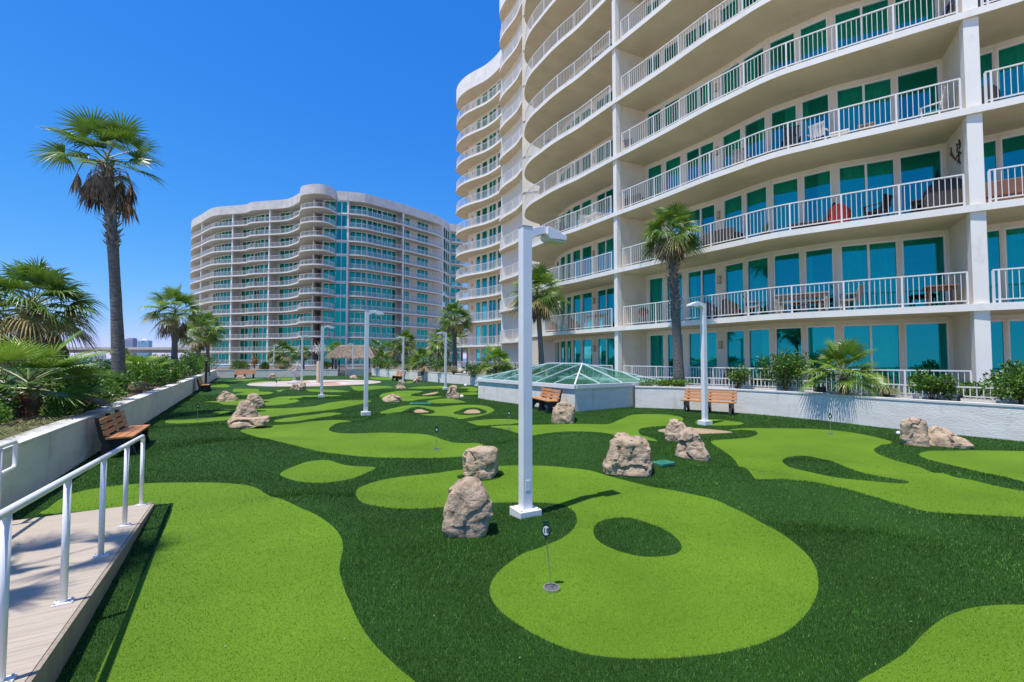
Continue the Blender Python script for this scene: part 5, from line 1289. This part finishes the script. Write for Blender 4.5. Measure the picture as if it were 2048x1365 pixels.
m = MB(); m.profile(prof, .16, Matrix.Translation((0, 0, 0))); m.build('tail_fin', fish_m, r, bevel=.05)
m = MB(); m.tube([(0, 0, 0), (0, 0, .10), (.0, 0, .25)], [.5, .36, .12], 16); m.build('base', fish_m, r, smooth=True)
a = G(554.5, 761.5); p0 = Vector((a[0], a[1], 0)); q = AT(595, 725, a[1] - 1.5)
r = MB(); r.tube([p0 - Vector((0, 0, .1)), q], [.05, .04], 10); o = r.build('slanted_pole', tan_m); tag(o, 'slanted cream pole leaning across the fish tail sculpture', 'pole')

# ------------------------------------------------------------------ thatched hut, gate and far panels
thatch_m = pm('thatch', (.15, .115, .085), (.36, .29, .22), .95, 7, 6)
hx, hy = AT(708, 717, 55.5).xy; hut = empty('thatched_hut', (hx, hy, .4), 'thatched open hut behind the gate at the far end', 'hut', rz=R(8))
hw, hd_ = 2.75, 2.2; ez, tz = 1.75, 3.2
for sx_ in (-1, 1):
    for sy_ in (-1, 1):
        m = MB(); m.tube([(sx_ * (hw - .65), sy_ * (hd_ - .6), -.5), (sx_ * (hw - .65), sy_ * (hd_ - .6), 2.0)], .10, 10); m.build('post', pm('hut_post', (.08, .06, .045), (.16, .12, .09), .9, 10) if 'hut_post' not in MATS else MATS['hut_post'], hut)
m = MB(); rr = random.Random(9)
E4 = [Vector((-hw, -hd_, ez)), Vector((hw, -hd_, ez)), Vector((hw, hd_, ez)), Vector((-hw, hd_, ez))]; R2 = [Vector((-hw * .62, 0, tz)), Vector((hw * .62, 0, tz))]
m.add(E4 + R2, [(0, 1, 5, 4), (1, 2, 5), (2, 3, 4, 5), (3, 0, 4), (3, 2, 1, 0)])
def straw(a, b_, c, d_, n):
    for _ in range(n):
        u, v = rr.random(), rr.random(); p = (a.lerp(b_, u)).lerp(d_.lerp(c, u), v); dn = ((a.lerp(b_, u)) - (d_.lerp(c, u))).normalized()
        l = rr.uniform(.35, .6); s_ = (b_ - a).normalized() * rr.uniform(.02, .05); nrm = (b_ - a).cross(d_ - a).normalized() * rr.uniform(.02, .13)
        dn = (dn + Vector((rr.uniform(-.25, .25), rr.uniform(-.25, .25), rr.uniform(-.35, .05)))).normalized()
        m.add([p - s_ + nrm * .3, p + s_ + nrm * .3, p + dn * l + s_ * .4 + nrm, p + dn * l - s_ * .4 + nrm], [(0, 1, 2, 3)])
straw(E4[0], E4[1], R2[1], R2[0], 1500); straw(E4[1], E4[2], R2[1], R2[1], 500); straw(E4[3], E4[0], R2[0], R2[0], 500); straw(E4[2], E4[3], R2[0], R2[1], 200)
m.build('thatch_roof', thatch_m, hut)
grey_steel = pm('grey_painted_steel', (.34, .38, .44), None, .5)
g0 = Vector(AT(676, 750, 50.6).xy); g1 = Vector(AT(691, 750, 51.4).xy); gd = g1 - g0
gate = empty('gate', (g0.x, g0.y, 0), 'grey barred gate below the thatched hut', 'gate', rz=math.atan2(gd.y, gd.x)); gl = gd.length
m = MB(); m.box((gl / 2, 0, 1.02), (gl, .05, .05)); m.box((gl / 2, 0, .12), (gl, .05, .05)); m.box((.025, 0, .55), (.05, .05, 1.1)); m.box((gl - .025, 0, .55), (.05, .05, 1.1)); m.build('gate_frame', grey_steel, gate)
m = MB()
for i in range(1, int(gl / .11)): m.box((i * .11, 0, .57), (.025, .02, .9))
m.build('bars', grey_steel, gate)
wall_run('panel_wall', 'pale grey panel wall right of the gate', [tuple(g1 + gd.normalized() * .05), (-16.45, 53.3)], .12, .78, 1)
ln = [(g1.x, g1.y + 1.0), (-15.5, 55.2), (-11.0, 56.5)]
picket('picket_railing', 'white railing behind the pale panel by the hut', ln, .35, .95, .14)
# deck and low building pieces behind the far end
bed('terrace paving behind the far wall', [(-62, 47.5), (-30.5, 48.8), (-24.5, 50.6), (-18.5, 52.5), (-6, 56)], .0, 40, 1, .35)

# ------------------------------------------------------------------ bridge and skyline
br_m = pm('bridge_concrete', (.17, .13, .12), (.26, .21, .19), .9, .05); br_l = pm('bridge_rail', (.42, .40, .38), None, .8)
by = 260; r = empty('bridge', (-160, by, -7), 'long low road bridge crossing behind the left palms', 'bridge')
m = MB(); m.box((-160, 0, 13.0), (640, 10, 1.7)); m.build('girder', br_m, r)
m = MB(); m.box((-160, 0, 14.15), (640, 11, .6)); m.box((-160, -5.3, 14.85), (640, .3, .8)); m.build('road_deck', br_l, r)
for i in range(14):
    m = MB(); m.box((-460 + i * 44, 0, 6), (2.2, 7, 12.3)); m.box((-460 + i * 44, 0, 11.6), (3, 9.5, 1.0)); m.build('pier', br_m, r)
m = MB(); m.box((88, 0, 6.5), (72, 9, 11.2)); m.build('abutment', br_m, r)
def skyline(label, px0, px1, ytop, Y, wallc, bandc, nfl, dome=False, step=None):
    a = AT(px0, 717, Y); c = AT(px1, 717, Y); top = AT((px0 + px1) / 2, ytop, Y).z; w_ = c.x - a.x; hgt = top + 7
    r = empty('distant_building', ((a.x + c.x) / 2, Y, -7), label, 'building'); m = MB(); m.box((0, 0, hgt * .48), (w_, w_ * .5, hgt * .96))
    if dome: m.tube([(0, 0, hgt * .95), (0, 0, hgt * 1.0), (0, 0, hgt * 1.04)], [w_ * .3, w_ * .26, w_ * .08], 16)
    else: m.box((w_ * .22, 0, hgt * .97), (w_ * .5, w_ * .4, hgt * .08))
    m.build('tower_body', wallc, r); m = MB()
    for i in range(nfl): m.box((0, -w_ * .25 - .1, hgt * .93 * (i + .5) / nfl), (w_ * .9, .4, hgt * .5 / nfl))
    m.build('window_bands', bandc, r); return r
pinkish = pm('pale_rose', (.42, .34, .40), None, .8); blg = pm('blue_glass', (.16, .34, .44), None, .3); wht = pm('far_white', (.62, .64, .68), None, .8); gry = pm('far_grey', (.30, .34, .42), None, .6)
skyline('pinkish distant tower just right of the tall palm trunk', 246, 269, 677, 1500, pinkish, gry, 14)
skyline('blue glass distant tower with a pale domed top', 278, 299.5, 680, 1500, wht, blg, 14, True)
skyline('white distant block seen under the bridge by the palm trunk', 186, 207, 703, 230, wht, gry, 5)

# ------------------------------------------------------------------ things on the balconies
grey_wood = pm('weathered_wood', (.24, .20, .17), (.36, .31, .27), .85, 12, 5); white_pl = pm('white_plastic', (.78, .77, .74), None, .5); dark_wk = pm('dark_wicker', (.03, .025, .025), (.06, .05, .05), .8, 40)
red_m = pm('red_cushion', (.27, .018, .015), None, .7); navy_m = pm('navy_cushion', (.015, .025, .09), None, .7); brown_wk = pm('brown_wicker', (.14, .065, .04), (.24, .12, .08), .8, 40); teal_m = pm('teal_cushion', (.02, .22, .24), None, .7); iron_m = pm('black_iron', (.02, .02, .022), None, .5)
def legs4(r, sx_, sy_, h, t, m):
    for a in (-1, 1):
        for b_ in (-1, 1): q = MB(); q.box((a * sx_, b_ * sy_, h / 2), (t, t, h)); q.build('leg', m, r)
def patio_chair(m, cm=None, rocker=False, tall=.92):
    def f(r):
        legs4(r, .24, .22, .40, .045, m)
        q = MB(); q.box((0, 0, .42), (.54, .50, .05)); q.build('seat', cm or m, r, bevel=.01)
        q = MB(); rot = Matrix.Rotation(R(14), 3, 'X')
        for i in range(5): q.box((-.20 + i * .10, -.30, .44 + (tall - .42) / 2), (.08, .025, tall - .44), rot=rot)
        q.box((0, -.36, tall - .02), (.52, .035, .07), rot=rot); q.build('backrest', m, r)
        for a in (-1, 1):
            q = MB(); q.box((a * .29, -.02, .63), (.06, .56, .03)); q.box((a * .29, .22, .52), (.045, .045, .2)); q.build('armrest', m, r)
        if rocker:
            for a in (-1, 1): q = MB(); q.tube([(a * .24, -.5, .09), (a * .24, -.2, .015), (a * .24, .15, .015), (a * .24, .42, .07)], .02, 6); q.build('rocker', m, r)
    return f
def tub_chair(m, cm):
    def f(r):
        q = MB(); n = 14; vs = []
        for i in range(n + 1):
            a = PI * (1.0 + i / n); x_, y_ = .36 * math.cos(a), .34 * math.sin(a); h = .60 + .25 * math.sin(PI * i / n) ** 2
            vs += [(x_, y_, .05), (x_ * 1.08, y_ * 1.1, h), (x_ * .9, y_ * .9, h), (x_ * .86, y_ * .86, .05)]
        q.add(vs, [(4 * i + k, 4 * i + 4 + k, 4 * i + 4 + (k + 1) % 4, 4 * i + (k + 1) % 4) for i in range(n) for k in range(4)]); q.build('shell', m, r)
        q = MB(); q.box((0, .02, .33), (.58, .58, .14)); q.build('seat_cushion', cm, r, bevel=.03)
        q = MB(); q.box((0, -.24, .58), (.46, .10, .36)); q.build('back_cushion', cm, r, bevel=.03)
    return f
def table(m, lx, ly, h, t=.05, cross=False):
    def f(r):
        q = MB(); q.box((0, 0, h - .025), (lx, ly, .05)); q.build('tabletop', m, r, bevel=.008)
        legs4(r, lx / 2 - .09, ly / 2 - .08, h - .05, t, m)
        q = MB(); q.box((0, 0, h - .10), (lx - .2, ly - .2, .08)); q.build('apron', m, r)
    return f
def picnic(m):
    def f(r):
        table(m, 1.75, .8, .76, .08)(r)
        for s_ in (-1, 1): q = MB(); q.box((0, s_ * .62, .43), (1.6, .26, .05)); q.box((-.6, s_ * .62, .2), (.08, .2, .42)); q.box((.6, s_ * .62, .2), (.08, .2, .42)); q.build('bench_seat', m, r)
    return f
def grill(bm, cm):
    def f(r):
        q = MB(); q.tube([(0, 0, .58), (0, 0, .66), (0, 0, .78)], [.12, .25, .28], 16); q.build('bowl', cm, r, smooth=True)
        q = MB(); q.tube([(0, 0, .79), (0, 0, .90), (0, 0, .98)], [.28, .22, .05], 16); q.build('lid', cm, r, smooth=True)
        for i in range(3): a = 2 * PI * i / 3; q = MB(); q.tube([(.12 * math.cos(a), .12 * math.sin(a), .62), (.26 * math.cos(a), .26 * math.sin(a), 0)], .015, 6); q.build('leg', bm, r)
    return f
def covered_grill(m):
    def f(r):
        q = MB(); pts = [(.55, 0), (.56, .7), (.46, .98), (.2, 1.14), (-.25, 1.15), (-.5, .95), (-.6, .6), (-.58, 0)]; q.profile(pts, .6, Matrix.Identity(4)); q.build('cover', m, r, bevel=.06)
        q = MB(); q.box((.75, 0, .84), (.36, .4, .04)); q.build('side_shelf', m, r)
        for a in (-.5, .5): q = MB(); q.tube([(a, -.3, .06), (a, .3, .06)], .06, 10); q.build('wheel', iron_m, r)
    return f
def sofa(m, cm):
    def f(r):
        q = MB(); q.box((0, 0, .2), (1.5, .75, .34)); q.build('base', m, r, bevel=.02); q = MB(); q.box((0, -.32, .55), (1.5, .16, .5)); q.build('backrest', m, r, bevel=.03)
        for a in (-1, 1): q = MB(); q.box((a * .69, 0, .48), (.13, .75, .26)); q.build('armrest', m, r, bevel=.03)
        for a in (-.32, .32): q = MB(); q.box((a, .05, .43), (.6, .58, .12)); q.build('seat_cushion', cm, r, bevel=.03)
    return f
def lounge(m, cm):
    def f(r):
        q = MB(); q.box((.2, 0, .30), (1.1, .58, .06)); q.build('frame', m, r)
        q = MB(); q.box((.2, 0, .36), (1.08, .55, .07)); q.build('seat_cushion', cm, r, bevel=.02)
        q = MB(); q.box((-.55, 0, .62), (.75, .55, .08), rot=Matrix.Rotation(R(62), 3, 'Y')); q.build('back_cushion', cm, r, bevel=.02); legs4(r, .5, .22, .28, .05, m)
    return f
def potted(m):
    def f(r):
        q = MB(); q.tube([(0, 0, 0), (0, 0, .3)], [.13, .18], 14); q.build('pot', m, r); rr2 = random.Random(4); q = MB()
        for i in range(40):
            a = rr2.uniform(0, 2 * PI); l = rr2.uniform(.25, .5); p0 = Vector((0, 0, .3)); p1 = p0 + Vector((math.cos(a) * l * .5, math.sin(a) * l * .5, l)); s_ = Vector((-math.sin(a), math.cos(a), 0)) * .02; q.add([p0 - s_, p0 + s_, p1], [(0, 1, 2)])
        q.build('leaves', leaf_g[0], r)
    return f
MID1, MID2, MID0 = offset_line(OUT_B1, -1.0), offset_line(OUT_B2[:-6], -1.0), offset_line(OUT_B0, -1.0)
def on_balcony(line, px, back=0):
    k = (px - 1024) / FPX; best = None
    for (x0, y0), (x1, y1) in zip(line[:-1], line[1:]):
        f0, f1 = x0 - k * y0, x1 - k * y1
        if f0 * f1 <= 0 and f0 != f1:
            t = f0 / (f0 - f1); d = Vector((x1 - x0, y1 - y0)).normalized(); best = (x0 + (x1 - x0) * t, y0 + (y1 - y0) * t, math.atan2(d.y, d.x))
    return best
def put(name, cat, label, fn, line, px, level, turn=0, group=None):
    q = on_balcony(line, px)
    if not q: print('no place', label); return
    r = empty(name, (q[0], q[1], F0 + ST * level + .003), label, cat, group, rz=q[2] + PI + turn); fn(r); return r
# local +y then faces out over the railing
put('barbecue_grill', 'grill', 'red kettle grill at the column end of the first balcony', grill(iron_m, red_m), MID1, 1287, 1)
put('patio_chair', 'chair', 'dark tub chair with red cushion left of the lamp head on the first balcony', tub_chair(dark_wk, red_m), MID1, 1418, 1, .3, 'balcony chairs')
put('patio_chair', 'chair', 'dark tub chair with red cushion right of the lamp head on the first balcony', tub_chair(dark_wk, red_m), MID1, 1464, 1, -.2, 'balcony chairs')
put('patio_chair', 'chair', 'weathered wooden chair left of the picnic table', patio_chair(grey_wood), MID1, 1508, 1, -1.2, 'balcony chairs')
put('picnic_table', 'table', 'weathered wooden picnic table on the first balcony', picnic(grey_wood), MID1, 1606, 1)
put('patio_chair', 'chair', 'weathered wooden chair right of the picnic table', patio_chair(grey_wood), MID1, 1704, 1, 1.2, 'balcony chairs')
put('patio_table', 'table', 'small dark brown table at the right end of the first balcony', table(brown_wk, .8, .7, .72), MID1, 1885, 1)
put('patio_sofa', 'sofa', 'low dark sofa on the second balcony near the left end', sofa(dark_wk, dark_wk), MID1, 1252, 2)
put('patio_sofa', 'sofa', 'low dark seat on the second balcony behind the palm crown', sofa(dark_wk, navy_m), MID1, 1448, 2)
put('potted_plant', 'potted plant', 'small potted plant on the second balcony', potted(dark_wk), MID1, 1536, 2)
put('lounge_chair', 'lounge chair', 'dark low lounge chair beside the red cushion chair', lounge(iron_m, dark_wk), MID1, 1630, 2, PI)
put('patio_chair', 'chair', 'chair with a bright red cushion on the second balcony', tub_chair(red_m, red_m), MID1, 1684, 2, 0, 'balcony chairs')
put('patio_chair', 'chair', 'black wire chair right of the red cushion chair', patio_chair(iron_m), MID1, 1762, 2, 1.0, 'balcony chairs')
put('patio_table', 'table', 'small round-edged dark table by the covered grill', table(iron_m, .5, .5, .6, .03), MID1, 1850, 2)
put('barbecue_grill', 'grill', 'grill under a black cover by the party wall', covered_grill(navy_m if False else dark_wk), MID1, 1903, 2)
put('patio_chair', 'chair', 'pale chair on the third balcony near its left end', patio_chair(grey_wood, None), MID1, 1488, 3, .4, 'balcony chairs')
put('patio_chair', 'chair', 'dark high-backed chair on the third balcony', patio_chair(iron_m, dark_wk, tall=1.05), MID1, 1592, 3, .2, 'balcony chairs')
put('lounge_chair', 'lounge chair', 'dark lounge chair left of the high-backed chair', lounge(iron_m, dark_wk), MID1, 1556, 3, PI)
put('patio_chair', 'chair', 'navy and white chair on the third balcony', patio_chair(white_pl, navy_m), MID1, 1652, 3, -.3, 'balcony chairs')
put('patio_table', 'table', 'white low table on the third balcony', table(white_pl, .6, .5, .5), MID1, 1690, 3)
put('patio_table', 'table', 'small wooden side table on the third balcony', table(grey_wood, .5, .45, .55), MID1, 1746, 3)
put('rocking_chair', 'rocking chair', 'white rocking chair at the right end of the third balcony', patio_chair(white_pl, teal_m, True, 1.12), MID1, 1882, 3, 1.2)
put('lounge_chair', 'lounge chair', 'navy lounge chair at the right end of the fourth balcony', lounge(iron_m, navy_m), MID1, 1866, 4, PI)
put('patio_sofa', 'sofa', 'dark sofa on the third balcony beside the column', sofa(dark_wk, dark_wk), MID1, 1270, 3)
put('patio_chair', 'chair', 'black chair on the fourth balcony near the column', patio_chair(iron_m), MID1, 1262, 4, .5, 'balcony chairs')
put('patio_sofa', 'sofa', 'brown wicker sofa right of the party wall on the second balcony', sofa(brown_wk, brown_wk), MID0, 2022, 2)
put('patio_chair', 'chair', 'navy chair right of the party wall on the third balcony', tub_chair(dark_wk, navy_m), MID0, 1986, 3, 0, 'balcony chairs')
put('patio_chair', 'chair', 'navy chair right of the party wall on the fourth balcony', tub_chair(navy_m, navy_m), MID0, 1990, 4, 0, 'balcony chairs')
put('patio_table', 'table', 'white table on the third balcony left of the column', table(white_pl, 1.2, .7, .74, .05), MID2, 1192, 3)
put('patio_chair', 'chair', 'white chair beside the white table on the third balcony', patio_chair(white_pl), MID2, 1168, 3, .8, 'balcony chairs')
put('patio_table', 'table', 'dark brown table on the first balcony left of the column', table(brown_wk, 1.2, .7, .9, .05), MID2, 1192, 1)
put('patio_chair', 'chair', 'dark chair on the first balcony left of the column', tub_chair(dark_wk, brown_wk), MID2, 1148, 1, 0, 'balcony chairs')
put('patio_chair', 'chair', 'brown chair on the first balcony far left of the column', tub_chair(brown_wk, brown_wk), MID2, 1108, 1, 0, 'balcony chairs')
put('patio_chair', 'chair', 'metal chair on the third balcony far left of the column', patio_chair(iron_m), MID2, 1128, 3, .5, 'balcony chairs')
put('patio_chair', 'chair', 'dark chair high up on the fifth balcony left of the column', patio_chair(iron_m), MID2, 1100, 5, .5, 'balcony chairs')
put('patio_chair', 'chair', 'black chair on the sixth balcony left of the column', patio_chair(iron_m), MID2, 1196, 6, .5, 'balcony chairs')
put('lounge_chair', 'lounge chair', 'navy lounge chair on the ground terrace by the party wall', lounge(iron_m, navy_m), MID1, 1935, 0, PI)
put('lounge_chair', 'lounge chair', 'black lounge chair on the ground terrace behind the shrubs', lounge(iron_m, dark_wk), MID1, 1432, 0, PI)
# ornaments hanging on the party wall of the second balcony
copper = pm('copper', (.20, .09, .04), (.30, .15, .08), .5, 20, metal=.5)
pw0, pw1 = Vector((14.26, 13.74)), Vector((15.36, 15.66)); pd = (pw1 - pw0).normalized(); pn_ = Vector((-pd.y, pd.x)); zz = F0 + ST * 2
def on_party(d, z): q = pw0 + pd * d + pn_ * .165; return (q.x, q.y, z)
rzp = math.atan2(pd.y, pd.x)
m = MB(); m.profile([(-.30, -.22), (-.22, -.27), (0, -.10), (.16, .12), (.22, .30), (.26, .12), (.36, .08), (.24, .02), (.12, -.08), (-.06, -.22), (-.2, -.33)], .03, Matrix.Identity(4)); o = m.build('fish_ornament', copper, None, on_party(1.35, zz + 2.15), rz=rzp); tag(o, 'leaping copper fish ornament on the party wall', 'wall ornament')
m = MB(); rr = random.Random(2)
for i in range(26):
    a, b_ = rr.uniform(-.16, .16), rr.uniform(-.45, .4); k = rr.uniform(.03, .06); m.tube([(a + k * math.cos(t), 0, b_ + k * math.sin(t)) for t in np.linspace(0, 2 * PI, 9)], .008, 4)
o = m.build('scroll_ornament', iron_m, None, on_party(.85, zz + 1.95), rz=rzp); tag(o, 'black scrollwork ornament next to the copper fish', 'wall ornament')

def al_ramp(x, y):
    q = Vector((x - rx0, y - ry0)); return q.dot(rd) > -.1 and q.dot(Vector((rd.y, -rd.x))) > -.1
# dry leaf scraps blown over the turf
lm_ = MB(); rr = random.Random(12)
for i in range(120):
    px, py = rr.uniform(150, 2000), rr.uniform(880, 1340); x, y = GH(px, py)
    if al_ramp(x, y): continue
    z = h1(x, y) + .012; a = rr.uniform(0, 6.28); l = rr.uniform(.003, .009); c, s_ = math.cos(a), math.sin(a)
    lm_.add([(x - c * l, y - s_ * l, z), (x + s_ * l * .4, y - c * l * .4, z + .003), (x + c * l, y + s_ * l, z + .002), (x - s_ * l * .4, y + c * l * .4, z + .004)], [(0, 1, 2, 3)])
o = lm_.build('leaf_litter', pm('litter', (.30, .24, .15), (.52, .48, .38), .9, 30)); tag(o, 'tiny dry leaf scraps scattered on the turf', 'leaf litter', kind='stuff')
# ------------------------------------------------------------------ light, sky, colour
SUN_EL = R(71); SUN_AZ = math.atan2(-.70, -.71)      # direction towards the sun in plan (x, y) = (cos, sin)
sx, sy = -.72, -.69
sd = bpy.data.lights.new('sun', 'SUN'); sd.energy = 4.2; sd.angle = R(.55); sd.color = (1, .945, .86)
so = bpy.data.objects.new('sun', sd); COL.objects.link(so)
v = Vector((sx * math.cos(SUN_EL), sy * math.cos(SUN_EL), math.sin(SUN_EL)))
so.rotation_euler = v.to_track_quat('Z', 'Y').to_euler(); so.location = (-20, -20, 60)
w = bpy.data.worlds.new('World'); SC.world = w; w.use_nodes = True
N, L = w.node_tree.nodes, w.node_tree.links
sk = N.new('ShaderNodeTexSky'); sk.sky_type = 'NISHITA'; sk.sun_disc = False; sk.sun_elevation = SUN_EL
sk.sun_rotation = math.atan2(sx, sy)
sk.air_density = .7; sk.dust_density = 0; sk.ozone_density = 3.0; sk.altitude = 0
def MA(op, a, b_):
    m = N.new('ShaderNodeMath'); m.operation = op
    for i, q in enumerate((a, b_)):
        if isinstance(q, (int, float)): m.inputs[i].default_value = q
        else: L.new(q, m.inputs[i])
    return m.outputs[0]
bg = N['Background']; bg.inputs['Strength'].default_value = .12
# the clear saturated blue of the photograph: each channel of the sky compressed towards it
sp = N.new('ShaderNodeSeparateColor'); cb = N.new('ShaderNodeCombineColor'); L.new(sk.outputs[0], sp.inputs[0])
for ch, (pw, k, c, g) in enumerate(((1.6, 1.5, .8, 1.0), (1.08, 1.75, 1.9, 1.2), (1.0, 5.0, 4.6, 1.25))):
    u = MA('POWER', MA('MULTIPLY', sp.outputs[ch], .12), pw)
    L.new(MA('MULTIPLY', MA('DIVIDE', MA('MULTIPLY', u, k), MA('ADD', MA('MULTIPLY', u, c), 1.0)), g / .12 / 1.32), cb.inputs[ch])
L.new(cb.outputs[0], bg.inputs['Color'])
SC.view_settings.view_transform = 'Standard'; SC.view_settings.look = 'None'; SC.view_settings.gamma = 1; SC.view_settings.exposure = .4
SC.cycles.max_bounces = 8; SC.cycles.transparent_max_bounces = 16; SC.cycles.diffuse_bounces = 4; SC.cycles.glossy_bounces = 4
